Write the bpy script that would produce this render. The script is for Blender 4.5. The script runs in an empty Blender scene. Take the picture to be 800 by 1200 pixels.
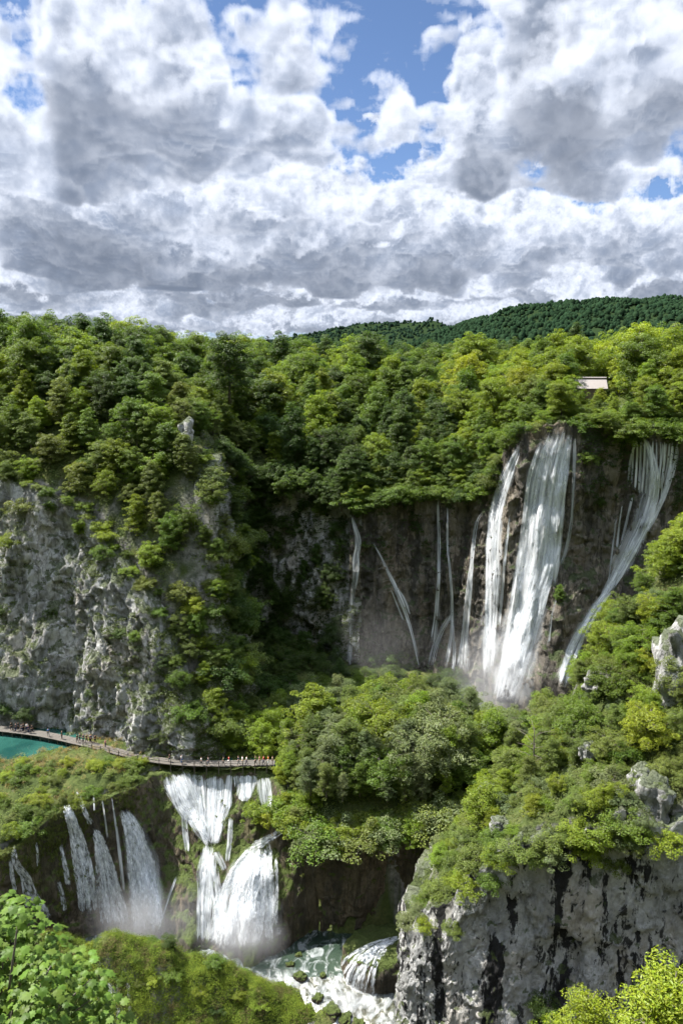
import bpy, math, random
import numpy as np
from mathutils import Vector, Matrix
from mathutils.bvhtree import BVHTree
R = math.radians
sc = bpy.context.scene
COL = sc.collection
rng = np.random.default_rng(11)
random.seed(4)
# ------------------------------------------------------------------ camera
CAM_H, FPX, PITCH = 72.0, 942.0, R(9.64)
cam_d = bpy.data.cameras.new('camera'); cam = bpy.data.objects.new('camera', cam_d); COL.objects.link(cam)
cam.location = (0, 0, CAM_H); cam.rotation_euler = (R(90) - PITCH, 0, 0)
cam_d.sensor_fit = 'VERTICAL'; cam_d.sensor_height = 36.0; cam_d.lens = 36.0 * FPX / 1200.0
cam_d.clip_start = .3; cam_d.clip_end = 20000
sc.camera = cam
def ray(px, py):
    u = (px - 400) / FPX; v = (600 - py) / FPX
    return Vector((u, math.cos(PITCH) + v * math.sin(PITCH), -math.sin(PITCH) + v * math.cos(PITCH)))
def at_y(px, py, Y):
    d = ray(px, py); return Vector((0, 0, CAM_H)) + d * (Y / d.y)
def at_z(px, py, Z):
    d = ray(px, py); return Vector((0, 0, CAM_H)) + d * ((Z - CAM_H) / d.z)
def to_px(x, y, z):
    z = z - CAM_H; f = y * math.cos(PITCH) - z * math.sin(PITCH); u = y * math.sin(PITCH) + z * math.cos(PITCH)
    return 400 + FPX * x / f, 600 - FPX * u / f
# ------------------------------------------------------------------ naming helpers
def tag(o, label=None, cat=None, group=None, kind=None):
    if label: o['label'] = label
    if cat: o['category'] = cat
    if group: o['group'] = group
    if kind: o['kind'] = kind
    return o
def empty(name, loc, rz=0):
    o = bpy.data.objects.new(name, None); COL.objects.link(o)
    o.location = loc; o.rotation_euler = (0, 0, rz); o.empty_display_size = .5
    return o
def mesh_obj(name, V, Fq, mat=None, parent=None, smooth=True, uv=None):
    """V: n x 3, Fq: m x k (k = 3 or 4) or a list of index lists"""
    me = bpy.data.meshes.new(name)
    V = np.asarray(V, np.float32)
    if isinstance(Fq, np.ndarray):
        k = Fq.shape[1]; m = len(Fq)
        me.vertices.add(len(V)); me.vertices.foreach_set('co', V.ravel())
        me.loops.add(m * k); me.loops.foreach_set('vertex_index', Fq.astype(np.int32).ravel())
        me.polygons.add(m); me.polygons.foreach_set('loop_start', np.arange(0, m * k, k, dtype=np.int32))
        if uv is not None:
            ul = me.uv_layers.new(name='flow'); ul.data.foreach_set('uv', np.asarray(uv, np.float32)[Fq.ravel()].ravel())
        me.update(calc_edges=True)
    else:
        me.from_pydata([tuple(v) for v in V], [], Fq); me.update()
    me.polygons.foreach_set('use_smooth', np.full(len(me.polygons), smooth))
    if mat: me.materials.append(mat)
    o = bpy.data.objects.new(name, me); COL.objects.link(o)
    if parent: o.parent = parent
    return o
def copy_tree(o, parent=None):
    c = o.copy(); COL.objects.link(c)
    if parent is not None: c.parent = parent
    for ch in list(o.children): copy_tree(ch, c)
    return c
def grid_faces(nu, nv):
    i = np.arange(nu - 1)[:, None] * nv + np.arange(nv - 1)[None, :]
    return np.stack([i, i + nv, i + nv + 1, i + 1], -1).reshape(-1, 4)
class MB:
    """collects boxes and tubes of one part"""
    def __init__(s): s.v = []; s.f = []
    def box(s, c, size, rz=0, M=None):
        b = len(s.v); hx, hy, hz = [q / 2 for q in size]
        for z in (-hz, hz):
            for x, y in ((-hx, -hy), (hx, -hy), (hx, hy), (-hx, hy)):
                p = Vector((x, y, z))
                if M is not None: p = M @ p
                else: p = Matrix.Rotation(rz, 3, 'Z') @ p
                s.v.append(tuple(p + Vector(c)))
        s.f += [[b+3, b+2, b+1, b], [b+4, b+5, b+6, b+7], [b, b+1, b+5, b+4], [b+1, b+2, b+6, b+5], [b+2, b+3, b+7, b+6], [b+3, b, b+4, b+7]]
    def tube(s, pts, rad, n=6):
        pts = [Vector(p) for p in pts]; b = len(s.v)
        for i, p in enumerate(pts):
            t = (pts[min(i + 1, len(pts) - 1)] - pts[max(i - 1, 0)]).normalized()
            a = t.cross(Vector((0, 0, 1)) if abs(t.z) < .9 else Vector((1, 0, 0))).normalized(); c = t.cross(a)
            r = rad[i] if hasattr(rad, '__len__') else rad
            for k in range(n):
                q = 2 * math.pi * k / n
                s.v.append(tuple(p + a * (math.cos(q) * r) + c * (math.sin(q) * r)))
        for i in range(len(pts) - 1):
            for k in range(n):
                k2 = (k + 1) % n
                s.f.append([b + i*n + k, b + i*n + k2, b + (i+1)*n + k2, b + (i+1)*n + k])
        s.f.append([b + k for k in range(n)][::-1]); s.f.append([b + (len(pts)-1)*n + k for k in range(n)])
    def build(s, name, mat, parent=None, smooth=False): return mesh_obj(name, s.v, s.f, mat, parent, smooth)
# ------------------------------------------------------------------ cloud field (ray-marched in numpy)
SUN_AZ, SUN_EL = math.radians(-69.0), math.radians(58.0)
def worley_volume(n, cells, rng):
    pts = rng.random((cells, cells, cells, 3))
    g = (np.arange(n) + .5) / n * cells
    ci = g.astype(int)
    X, Y, Z = np.meshgrid(g, g, g, indexing='ij')
    IX, IY, IZ = np.meshgrid(ci, ci, ci, indexing='ij')
    best = np.full((n, n, n), 9., np.float32)
    for a in (-1, 0, 1):
        for b in (-1, 0, 1):
            for c in (-1, 0, 1):
                jx, jy, jz = IX + a, IY + b, IZ + c
                p = pts[jx % cells, jy % cells, jz % cells]
                d = (jx + p[..., 0] - X)**2 + (jy + p[..., 1] - Y)**2 + (jz + p[..., 2] - Z)**2
                best = np.minimum(best, d)
    return (1 - np.sqrt(best)).astype(np.float32)
def spectral_volume(n, beta, rng):
    k = np.fft.fftfreq(n) * n
    kk = np.sqrt(k[:, None, None]**2 + k[None, :, None]**2 + k[None, None, :]**2); kk[0, 0, 0] = 1
    f = np.fft.fftn(rng.standard_normal((n, n, n))) * kk**(-beta); f[0, 0, 0] = 0
    v = np.real(np.fft.ifftn(f)); return (v / v.std()).astype(np.float32)
def tri(vol, p):
    n = vol.shape[0]; p = p * n
    f = np.floor(p); t = (p - f).astype(np.float32); i = f.astype(np.int64) % n; j = (i + 1) % n
    x0, y0, z0 = i[:, 0], i[:, 1], i[:, 2]; x1, y1, z1 = j[:, 0], j[:, 1], j[:, 2]
    tx, ty, tz = t[:, 0], t[:, 1], t[:, 2]
    a = vol[x0, y0, z0] * (1 - tx) + vol[x1, y0, z0] * tx
    b = vol[x0, y1, z0] * (1 - tx) + vol[x1, y1, z0] * tx
    c = vol[x0, y0, z1] * (1 - tx) + vol[x1, y0, z1] * tx
    d = vol[x0, y1, z1] * (1 - tx) + vol[x1, y1, z1] * tx
    return (a * (1 - ty) + b * ty) * (1 - tz) + (c * (1 - ty) + d * ty) * tz
SKY_AZ, SKY_E0, SKY_E1 = 40.0, -1.0, 31.0          # half width in azimuth, elevation range (degrees)
# cumulus clouds: azimuth (deg), distance of the base (km), half width (deg), half depth (km), height of the dome (km), strength
CLOUD_BASE = 1.1
CLOUDS = [
    (-16, 4.5, 6.0, 1.0, .78, 1.25), (-22, 4.5, 4.5, 1.0, .55, 1.15), (-10.8, 4.4, 4.0, .9, .62, 1.25), (-5.0, 4.5, 4.6, .8, .26, 1.1), (1.5, 4.6, 3.5, .8, .12, .95), (-31, 4.4, 6, 1.2, .8, 1.1),
    (-4.0, 3.7, 1.5, .25, .10, .72), (3.6, 4.3, 1.3, .3, .30, .58), (-3.2, 3.5, 2.4, .2, .38, .62), (-17.5, 3.6, 1.6, .2, .38, .55), (-20.5, 4.6, 2.8, 1.3, .9, -1.1),
    (14.5, 4.8, 5.5, 1.2, 1.1, 1.3), (21.5, 4.4, 6.0, 1.2, .95, 1.25), (9.6, 5.2, 2.8, .8, .95, 1.05), (30, 4.6, 7, 1.2, .8, 1.1),
    (-19, 7.6, 9, 1.3, .95, 1.25), (-9, 8.2, 6, 1.3, .82, 1.2), (-1.5, 7.6, 7, 1.4, .88, 1.25), (6.5, 7.8, 5.5, 1.3, .78, 1.15), (-29, 8.0, 8, 1.4, 1.0, 1.2),
    (14.0, 8.4, 4.5, 1.3, .68, 1.2), (19.0, 8.2, 4.2, 1.3, .62, 1.1), (24.5, 8.6, 3.5, 1.2, .7, 1.1), (31, 8.4, 7, 1.5, 1.0, 1.2), (-24, 6.4, 5, .8, .5, 1.0), (4, 6.4, 4, .7, .34, .9), (-5, 6.3, 5, .7, .30, .9), (-14, 6.3, 4, .7, .36, .9),
    (-24, 12, 12, 2.0, 1.0, 1.2), (-8, 12.5, 10, 2.0, .95, 1.2), (6, 13, 10, 2.0, .9, 1.2), (20, 12.5, 11, 2.0, .95, 1.2), (34, 12, 9, 2.0, 1.0, 1.2),
    (13.2, 8.4, 3.6, 1.6, 1.1, -1.1) if 0 else (13.2, 5.4, 3.0, .7, .5, -1.3), (22.5, 5.0, 2.0, .8, .4, -1.2),
    (-18, 19, 18, 2.5, 1.2, 1.2), (10, 19, 20, 2.5, 1.2, 1.2),
]
def build_sky_image(W=1500, H=600, NR=380, seed=5):
    rng = np.random.default_rng(seed)
    worl = worley_volume(72, 6, rng)
    spec = spectral_volume(96, 1.75, rng)
    az = np.radians(np.linspace(-SKY_AZ, SKY_AZ, W, dtype=np.float32))
    el = np.radians(np.linspace(SKY_E0, SKY_E1, H, dtype=np.float32))
    te = np.tan(el)
    rr = 2.6 * np.exp(np.linspace(0, math.log(26 / 2.6), NR)).astype(np.float32)
    # coarse density grid (azimuth, altitude) per r
    CW, CA = W // 3, 90
    a0, a1 = .80, 3.0
    alt = np.linspace(a0, a1, CA, dtype=np.float32)
    caz = np.radians(np.linspace(-SKY_AZ, SKY_AZ, CW, dtype=np.float32))
    T = np.ones((H, W), np.float32); Ls = np.zeros((H, W), np.float32); La = np.zeros((H, W), np.float32); D = np.zeros((H, W), np.float32)
    sx, sy, sz = math.sin(SUN_AZ) * math.cos(SUN_EL), math.cos(SUN_AZ) * math.cos(SUN_EL), math.sin(SUN_EL)
    colx, coly = np.sin(az), np.cos(az)
    drs = np.gradient(rr)
    for k in range(NR):
        r, dr = float(rr[k]), float(drs[k])
        A, Z = np.meshgrid(np.degrees(caz), alt, indexing='ij')          # CW x CA
        p = np.stack([np.sin(np.radians(A)) * r, np.cos(np.radians(A)) * r, Z], -1).reshape(-1, 3)
        n1 = tri(spec, p / np.array([9., 9., 6.]) + .13).reshape(A.shape)
        n2 = (.65 * tri(worl, p / np.array([7., 7., 5.5])) + .35 * tri(worl, p / np.array([3.4, 3.4, 2.8]) + .4)).reshape(A.shape)
        best = np.full(A.shape, -1., np.float32)
        for (ca, cr, cw, cd, ch, cs) in CLOUDS:
            if abs(r - cr) > cd * 1.4: continue
            e = ((A - ca) / cw)**2 + ((r - cr) / cd)**2 + (np.maximum(Z - CLOUD_BASE, 0) / ch)**2
            best = np.maximum(best, cs * (1 - e)) if cs > 0 else np.where(e < 1, best + cs * (1 - e), best)
        basecut = np.clip((Z - CLOUD_BASE + .13 * n1 + .22 * (n2 - .45) + .03) / .22, 0, 1)
        dens = best + .30 * n1 + 1.30 * (n2 - .47) - .14
        dens = np.where(basecut > 0, dens * basecut, -1)
        vis = np.clip(dens * 3.0, 0, 1)
        tau = np.cumsum(vis[:, ::-1], axis=1)[:, ::-1] * (a1 - a0) / CA   # km of cloud above
        # project onto the view
        za = r * te                                                     # altitude per elevation row
        fa = (za - a0) / (a1 - a0) * (CA - 1)
        rows = np.nonzero((fa >= 0) & (fa < CA - 1))[0]
        if not len(rows): continue
        i0 = fa[rows].astype(int); ft = (fa[rows] - i0)[:, None].astype(np.float32)
        fc = np.linspace(0, CW - 1.001, W); c0 = fc.astype(int); cf = (fc - c0)[None, :].astype(np.float32)
        def up(G):
            g = G[:, i0].T * (1 - ft) + G[:, i0 + 1].T * ft
            return g[:, c0] * (1 - cf) + g[:, c0 + 1] * cf
        dv = up(dens)
        act = (dv > -.42) & (T[rows] > .01)
        if not act.any(): continue
        ry, cx = np.nonzero(act)
        tv = up(tau)[ry, cx]
        zz = za[rows][ry]
        rj = (r + dr * 1.0 * (rng.random(len(cx)) - .5)).astype(np.float32)
        P = np.stack([colx[cx] * rj, coly[cx] * rj, zz], -1)
        def fine(P):
            q = tri(worl, P / 2.1 + .31) * .46 + tri(worl, P / .95 + .77) * .30 + tri(worl, P / .42 + .11) * .19 + tri(worl, P / .19 + .23) * .11 + tri(spec, P / 1.1 + .5) * .15
            return q - .50
        d = dv[ry, cx] * 1.0 + fine(P) * 1.05
        m = d > 0
        ry, cx, tv, P, d = ry[m], cx[m], tv[m], P[m], d[m]
        if not len(ry): continue
        off = np.array([sx, sy, sz]) * .07
        d2 = dv[ry, cx] - .06 + fine(P + off) * 1.05
        d3 = dv[ry, cx] - .12 + fine(P + off * 3.2) * 1.05
        loc = np.clip(d2, 0, .6) * 2.6 + np.clip(d3, 0, .7) * 1.6
        tsun = tv * 1.9 + loc * 1.25
        lit = .62 * np.exp(-tsun * 1.25) + .38 * np.exp(-tsun * .38)
        amb = (np.exp(-tv * 1.3) * .65 + .35) * (1.04 - np.clip(d2 - d, -.25, .25) * .45)
        sig = np.clip(d * 2.6, 0, 1) * 28.0
        a = 1 - np.exp(-sig * dr)
        yy = rows[ry]
        w = T[yy, cx] * a
        Ls[yy, cx] += w * lit; La[yy, cx] += w * amb; D[yy, cx] += w * r
        T[yy, cx] *= 1 - a
    alpha = 1 - T
    s = np.maximum(alpha, 1e-4)
    return Ls / s, La / s, alpha, D / s
# ------------------------------------------------------------------ world, sun
SKY = build_sky_image()
def sky_image():
    Ls, La, al, D = SKY
    H, W = al.shape
    img = bpy.data.images.new('cloud_field', W, H, float_buffer=True, alpha=True)
    img.colorspace_settings.name = 'Non-Color'
    E = np.linspace(SKY_E0, SKY_E1, H)[:, None]
    fade = 1 - np.exp(-D / 45.0)
    buf = np.zeros((H, W, 4), np.float32)
    buf[..., 0] = Ls * (1 - fade) + .42 * fade; buf[..., 1] = La * (1 - fade) + .9 * fade; buf[..., 2] = np.maximum(al, np.clip((4.2 - E) / 2.2, 0, 1)); lowc = np.clip((3.6 - E) / 1.5, 0, 1) * (1 - al)
    buf[..., 0] = buf[..., 0] * (1 - lowc) + .5 * lowc; buf[..., 1] = buf[..., 1] * (1 - lowc) + 1.0 * lowc; buf[..., 3] = 1
    img.pixels.foreach_set(buf.ravel()); img.update(); img.pack()
    return img
world = bpy.data.worlds.new('World'); sc.world = world; world.use_nodes = True
nt = world.node_tree; nt.nodes.clear()
def N(nt, kind, **kw):
    n = nt.nodes.new(kind)
    for k, v in kw.items(): setattr(n, k, v)
    return n
def math_node(nt, op, a, b=None, clamp=False):
    n = N(nt, 'ShaderNodeMath', operation=op, use_clamp=clamp)
    for i, q in enumerate((a, b)):
        if q is None: continue
        if isinstance(q, (int, float)): n.inputs[i].default_value = q
        else: nt.links.new(q, n.inputs[i])
    return n.outputs[0]
SUN_DIR = Vector((math.sin(SUN_AZ) * math.cos(SUN_EL), math.cos(SUN_AZ) * math.cos(SUN_EL), math.sin(SUN_EL)))
def build_world():
    L = nt.links.new
    out = N(nt, 'ShaderNodeOutputWorld')
    sky = N(nt, 'ShaderNodeTexSky', sky_type='NISHITA'); sky.sun_disc = False
    sky.sun_elevation = SUN_EL; sky.sun_rotation = SUN_AZ; sky.altitude = 600; sky.air_density = .62; sky.dust_density = .1; sky.ozone_density = 3.5
    bg = N(nt, 'ShaderNodeBackground'); L(sky.outputs[0], bg.inputs[0]); bg.inputs[1].default_value = SKY_STRENGTH
    tc = N(nt, 'ShaderNodeTexCoord'); sep = N(nt, 'ShaderNodeSeparateXYZ'); L(tc.outputs['Generated'], sep.inputs[0])
    azi = math_node(nt, 'ARCTAN2', sep.outputs[0], sep.outputs[1])
    ele = math_node(nt, 'ARCSINE', sep.outputs[2])
    a = R(SKY_AZ)
    u = math_node(nt, 'MULTIPLY_ADD', azi, 1 / (2 * a)); u.node.inputs[2].default_value = .5
    e0, e1 = R(SKY_E0), R(SKY_E1)
    v = math_node(nt, 'MULTIPLY_ADD', ele, 1 / (e1 - e0)); v.node.inputs[2].default_value = -e0 / (e1 - e0)
    v = math_node(nt, 'MAXIMUM', v, .02)
    comb = N(nt, 'ShaderNodeCombineXYZ'); L(u, comb.inputs[0]); L(v, comb.inputs[1])
    im = N(nt, 'ShaderNodeTexImage', image=sky_image(), extension='MIRROR', interpolation='Cubic'); L(comb.outputs[0], im.inputs[0])
    s2 = N(nt, 'ShaderNodeSeparateColor'); L(im.outputs[0], s2.inputs[0])
    cl = N(nt, 'ShaderNodeVectorMath', operation='SCALE'); cl.inputs[0].default_value = CLOUD_SUN; L(s2.outputs[0], cl.inputs['Scale'])
    ca = N(nt, 'ShaderNodeVectorMath', operation='SCALE'); ca.inputs[0].default_value = CLOUD_AMB; L(s2.outputs[1], ca.inputs['Scale'])
    ad = N(nt, 'ShaderNodeVectorMath', operation='ADD'); L(cl.outputs[0], ad.inputs[0]); L(ca.outputs[0], ad.inputs[1])
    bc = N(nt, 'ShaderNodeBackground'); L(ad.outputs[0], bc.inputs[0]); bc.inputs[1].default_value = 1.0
    # far from the modelled sector the cloud cover thins out upward
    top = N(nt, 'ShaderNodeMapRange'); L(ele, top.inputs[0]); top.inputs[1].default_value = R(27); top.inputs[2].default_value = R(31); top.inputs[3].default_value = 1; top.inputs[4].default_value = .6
    overhead_fill = N(nt, 'ShaderNodeMapRange'); L(ele, overhead_fill.inputs[0]); overhead_fill.inputs[1].default_value = R(28); overhead_fill.inputs[2].default_value = R(55); overhead_fill.inputs[3].default_value = 1; overhead_fill.inputs[4].default_value = 7.0  # unseen overhead clouds get extra brightness, added to fill the shadows
    L(overhead_fill.outputs[0], bc.inputs[1])
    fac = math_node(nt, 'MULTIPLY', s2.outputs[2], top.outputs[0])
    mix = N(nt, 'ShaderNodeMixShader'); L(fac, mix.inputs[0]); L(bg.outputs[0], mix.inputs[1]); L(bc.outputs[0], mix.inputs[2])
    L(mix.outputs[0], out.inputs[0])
SKY_STRENGTH = .05
CLOUD_SUN, CLOUD_AMB = (.258, .251, .244), (.0513, .0735, .1165)
build_world()
world.cycles.sampling_method = 'MANUAL'; world.cycles.sample_map_resolution = 512
sun_d = bpy.data.lights.new('sun', 'SUN'); sun = bpy.data.objects.new('sun', sun_d); COL.objects.link(sun)
sun_d.energy = 5.0; sun_d.angle = R(.5); sun_d.color = (1, .955, .88)
sun.rotation_euler = (-SUN_DIR).to_track_quat('-Z', 'Y').to_euler(); sun.location = (60, 40, 200)
sc.view_settings.view_transform = 'Standard'; sc.view_settings.look = 'None'; sc.view_settings.gamma = 1; sc.view_settings.exposure = 1.85
sc.view_settings.use_curve_mapping = False
sc.cycles.use_denoising = True
sc.cycles.max_bounces = 5; sc.cycles.diffuse_bounces = 3; sc.cycles.glossy_bounces = 2; sc.cycles.transmission_bounces = 3; sc.cycles.transparent_max_bounces = 12; sc.cycles.volume_bounces = 0
sc.cycles.caustics_reflective = False; sc.cycles.caustics_refractive = False
sc.cycles.use_adaptive_sampling = True; sc.cycles.adaptive_threshold = .02
# ------------------------------------------------------------------ materials
def new_mat(name):
    m = bpy.data.materials.new(name); m.use_nodes = True; m.node_tree.nodes.clear()
    out = N(m.node_tree, 'ShaderNodeOutputMaterial'); return m, m.node_tree, out
def principled(nt, out, rough=.8, spec=.2):
    b = N(nt, 'ShaderNodeBsdfPrincipled'); b.inputs['Roughness'].default_value = rough; b.inputs['Specular IOR Level'].default_value = spec
    nt.links.new(b.outputs[0], out.inputs[0]); return b
def ramp(nt, fac, stops, interp='LINEAR'):
    r = N(nt, 'ShaderNodeValToRGB'); r.color_ramp.interpolation = interp
    while len(r.color_ramp.elements) > 1: r.color_ramp.elements.remove(r.color_ramp.elements[-1])
    for i, (p, c) in enumerate(stops):
        e = r.color_ramp.elements[0] if i == 0 else r.color_ramp.elements.new(p)
        e.position = p; e.color = (*c, 1) if hasattr(c, '__len__') else (c, c, c, 1)
    nt.links.new(fac, r.inputs[0]); return r.outputs[0]
def noise(nt, vec, scale, detail=4, rough=.55, dist=0):
    n = N(nt, 'ShaderNodeTexNoise'); n.inputs['Scale'].default_value = scale; n.inputs['Detail'].default_value = detail; n.inputs['Roughness'].default_value = rough; n.inputs['Distortion'].default_value = dist
    nt.links.new(vec, n.inputs['Vector']); return n.outputs[0]
def mapping(nt, vec, sx, sy, sz, loc=(0, 0, 0)):
    m = N(nt, 'ShaderNodeMapping'); m.inputs['Scale'].default_value = (sx, sy, sz); m.inputs['Location'].default_value = loc
    nt.links.new(vec, m.inputs[0]); return m.outputs[0]
def mixc(nt, fac, a, b, mode='MIX'):
    m = N(nt, 'ShaderNodeMix', data_type='RGBA', blend_type=mode)
    for idx, q in ((0, fac), (6, a), (7, b)):
        if isinstance(q, (int, float)): m.inputs[idx].default_value = q
        elif isinstance(q, tuple): m.inputs[idx].default_value = (*q, 1)
        else: nt.links.new(q, m.inputs[idx])
    return m.outputs[2]
def bump(nt, h, strength, dist, prev=None):
    b = N(nt, 'ShaderNodeBump'); b.inputs['Strength'].default_value = strength; b.inputs['Distance'].default_value = dist
    nt.links.new(h, b.inputs['Height'])
    if prev is not None: nt.links.new(prev, b.inputs['Normal'])
    return b.outputs[0]
def normal_z(nt):
    g = N(nt, 'ShaderNodeNewGeometry'); s = N(nt, 'ShaderNodeSeparateXYZ'); nt.links.new(g.outputs['Normal'], s.inputs[0]); return s.outputs[2]
def rock_mat(name, tones, streak=0.0, streak_col=(.012, .012, .013), moss=.35, moss_col=(.045, .06, .018), warm=(.40, .32, .22), warm_amt=.34, vert=.35, cracks=.55, pits=.0):
    m, t, out = new_mat(name); b = principled(t, out, .92, .15)
    tc = N(t, 'ShaderNodeTexCoord').outputs['Object']
    p1 = mapping(t, tc, 1, 1, vert)
    n1 = noise(t, p1, .22, 7, .62, .4); n2 = noise(t, tc, 1.3, 6, .65)
    c = ramp(t, n1, tones)
    c = mixc(t, ramp(t, n2, [(.35, 0.), (.7, 1.)]), c, mixc(t, 1.0, c, (.62, .62, .62), 'MULTIPLY'))
    n3 = noise(t, mapping(t, tc, 1, 1, .5, (7, 3, 1)), .12, 5, .6)
    c = mixc(t, math_node(t, 'MULTIPLY', ramp(t, n3, [(.52, 0.), (.66, 1.)]), warm_amt), c, warm)
    # cracks
    v = N(t, 'ShaderNodeTexVoronoi', feature='DISTANCE_TO_EDGE'); v.inputs['Scale'].default_value = .42
    wv = N(t, 'ShaderNodeVectorMath', operation='ADD'); nn = N(t, 'ShaderNodeTexNoise'); nn.inputs['Scale'].default_value = .5; nn.inputs['Detail'].default_value = 4
    t.links.new(p1, nn.inputs['Vector']); sca = N(t, 'ShaderNodeVectorMath', operation='SCALE'); t.links.new(nn.outputs['Color'], sca.inputs[0]); sca.inputs['Scale'].default_value = 3.2
    t.links.new(p1, wv.inputs[0]); t.links.new(sca.outputs[0], wv.inputs[1]); t.links.new(wv.outputs[0], v.inputs['Vector'])
    crack = ramp(t, v.outputs[0], [(0, 1. - cracks), (.055, 1.)])
    c = mixc(t, 1.0, c, mixc(t, crack, (.32, .31, .30), (1, 1, 1)), 'MULTIPLY')
    if streak > 0:
        ns = noise(t, mapping(t, tc, 1, 1, .10, (2, 9, 4)), .30, 5, .6, .3)
        nm = noise(t, mapping(t, tc, 1, 1, .6, (5, 1, 0)), .9, 4, .6)
        f = math_node(t, 'ADD', ns, math_node(t, 'MULTIPLY', math_node(t, 'SUBTRACT', nm, .5), .34))
        f = ramp(t, f, [(.508, 0.), (.54, 1.)])
        c = mixc(t, math_node(t, 'MULTIPLY', f, streak), c, streak_col)
    if pits > 0:
        np_ = noise(t, mapping(t, tc, 1, 1, .38, (3, 8, 1)), .85, 6, .66, .6); npm = noise(t, tc, .09, 3, .5)
        fp = math_node(t, 'ADD', np_, math_node(t, 'MULTIPLY', math_node(t, 'SUBTRACT', npm, .5), .35))
        c = mixc(t, math_node(t, 'MULTIPLY', ramp(t, fp, [(.585, 0.), (.625, 1.)]), pits), c, streak_col)
    nz = normal_z(t)
    mn = noise(t, tc, .8, 5, .6)
    mf = math_node(t, 'ADD', math_node(t, 'MULTIPLY', nz, 1.1), math_node(t, 'MULTIPLY', math_node(t, 'SUBTRACT', mn, .5), 1.3))
    mf = ramp(t, mf, [(.42, 0.), (.62, 1.)])
    mossn = mixc(t, noise(t, tc, 3, 3), moss_col, tuple(q * 1.7 for q in moss_col))
    c = mixc(t, math_node(t, 'MULTIPLY', mf, moss), c, mossn)
    t.links.new(c, b.inputs['Base Color'])
    h1 = noise(t, p1, .55, 8, .68, .5)
    nb = bump(t, h1, 1.0, 2.6); nb = bump(t, crack, .7, .5, nb)
    nb = bump(t, noise(t, tc, 3.5, 5, .7), .6, .25, nb)
    t.links.new(nb, b.inputs['Normal'])
    return m
M = {}
M['limestone'] = rock_mat('pale_limestone', [(.28, .20), (.42, (.40, .40, .39)), (.58, (.52, .52, .505)), (.78, (.62, .615, .60))], .45, (.10, .10, .098), .8)
M['limestone_dark'] = rock_mat('streaked_limestone', [(.28, .17), (.42, (.36, .365, .36)), (.58, (.49, .49, .48)), (.78, (.60, .595, .58))], .97, moss=.8, pits=.9, vert=.3, cracks=.12)
M['tufa'] = rock_mat('brown_tufa', [(.28, (.065, .06, .053)), (.45, (.15, .135, .115)), (.6, (.24, .21, .17)), (.75, (.35, .31, .25))], .6, (.02, .02, .018), .75, (.03, .045, .014), (.22, .155, .095), .32, .12)
M['tufa_moss'] = rock_mat('mossy_tufa', [(.28, (.045, .038, .028)), (.45, (.11, .092, .064)), (.6, (.18, .145, .10)), (.78, (.26, .21, .145))], .45, (.03, .03, .025), .9, (.05, .07, .016), (.12, .12, .045), .45, .15)
def ground_mat():
    m, t, out = new_mat('forest_floor'); b = principled(t, out, .95, .1)
    tc = N(t, 'ShaderNodeTexCoord').outputs['Object']
    n1 = noise(t, tc, .15, 6, .6); n2 = noise(t, tc, 1.6, 5, .65)
    c = ramp(t, n1, [(.35, (.028, .04, .012)), (.5, (.05, .065, .018)), (.65, (.085, .085, .03)), (.8, (.11, .095, .05))])
    c = mixc(t, ramp(t, n2, [(.4, 0.), (.7, 1.)]), c, (.03, .042, .012))
    rk = ramp(t, normal_z(t), [(.35, 1.), (.55, 0.)])
    c = mixc(t, rk, c, ramp(t, noise(t, tc, .8, 7, .65), [(.35, .05), (.7, (.26, .25, .23))]))
    t.links.new(c, b.inputs['Base Color'])
    t.links.new(bump(t, n2, 1.0, .5), b.inputs['Normal']); return m
M['ground'] = ground_mat()
M['far_ground'] = None
def leaf_mat(name, trans=.42, rough=.45, spec=.25, var=.35):
    m, t, out = new_mat(name)
    oi = N(t, 'ShaderNodeObjectInfo'); g = N(t, 'ShaderNodeNewGeometry')
    hv = N(t, 'ShaderNodeHueSaturation'); t.links.new(oi.outputs['Color'], hv.inputs['Color'])
    rnd = g.outputs['Random Per Island']
    val = N(t, 'ShaderNodeMapRange'); t.links.new(rnd, val.inputs[0]); val.inputs[3].default_value = 1 - var; val.inputs[4].default_value = 1 + var
    t.links.new(val.outputs[0], hv.inputs['Value'])
    r2 = math_node(t, 'FRACT', math_node(t, 'MULTIPLY', rnd, 37.7))
    hue = N(t, 'ShaderNodeMapRange'); t.links.new(r2, hue.inputs[0]); hue.inputs[3].default_value = .485; hue.inputs[4].default_value = .513
    t.links.new(hue.outputs[0], hv.inputs['Hue'])
    b = N(t, 'ShaderNodeBsdfPrincipled'); b.inputs['Roughness'].default_value = rough; b.inputs['Specular IOR Level'].default_value = spec
    t.links.new(hv.outputs[0], b.inputs['Base Color'])
    tr = N(t, 'ShaderNodeBsdfTranslucent')
    tcol = mixc(t, 1.0, hv.outputs[0], (1.55, 1.5, .75), 'MULTIPLY'); t.links.new(tcol, tr.inputs[0])
    mx = N(t, 'ShaderNodeMixShader'); mx.inputs[0].default_value = trans
    t.links.new(b.outputs[0], mx.inputs[1]); t.links.new(tr.outputs[0], mx.inputs[2]); t.links.new(mx.outputs[0], out.inputs[0])
    return m
M['leaf'] = leaf_mat('tree_leaves'); M['moss'] = leaf_mat('moss_cushions', .2, .8, .1, .4); M['needle'] = leaf_mat('conifer_needles', .12, .6, .2, .3)
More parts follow.
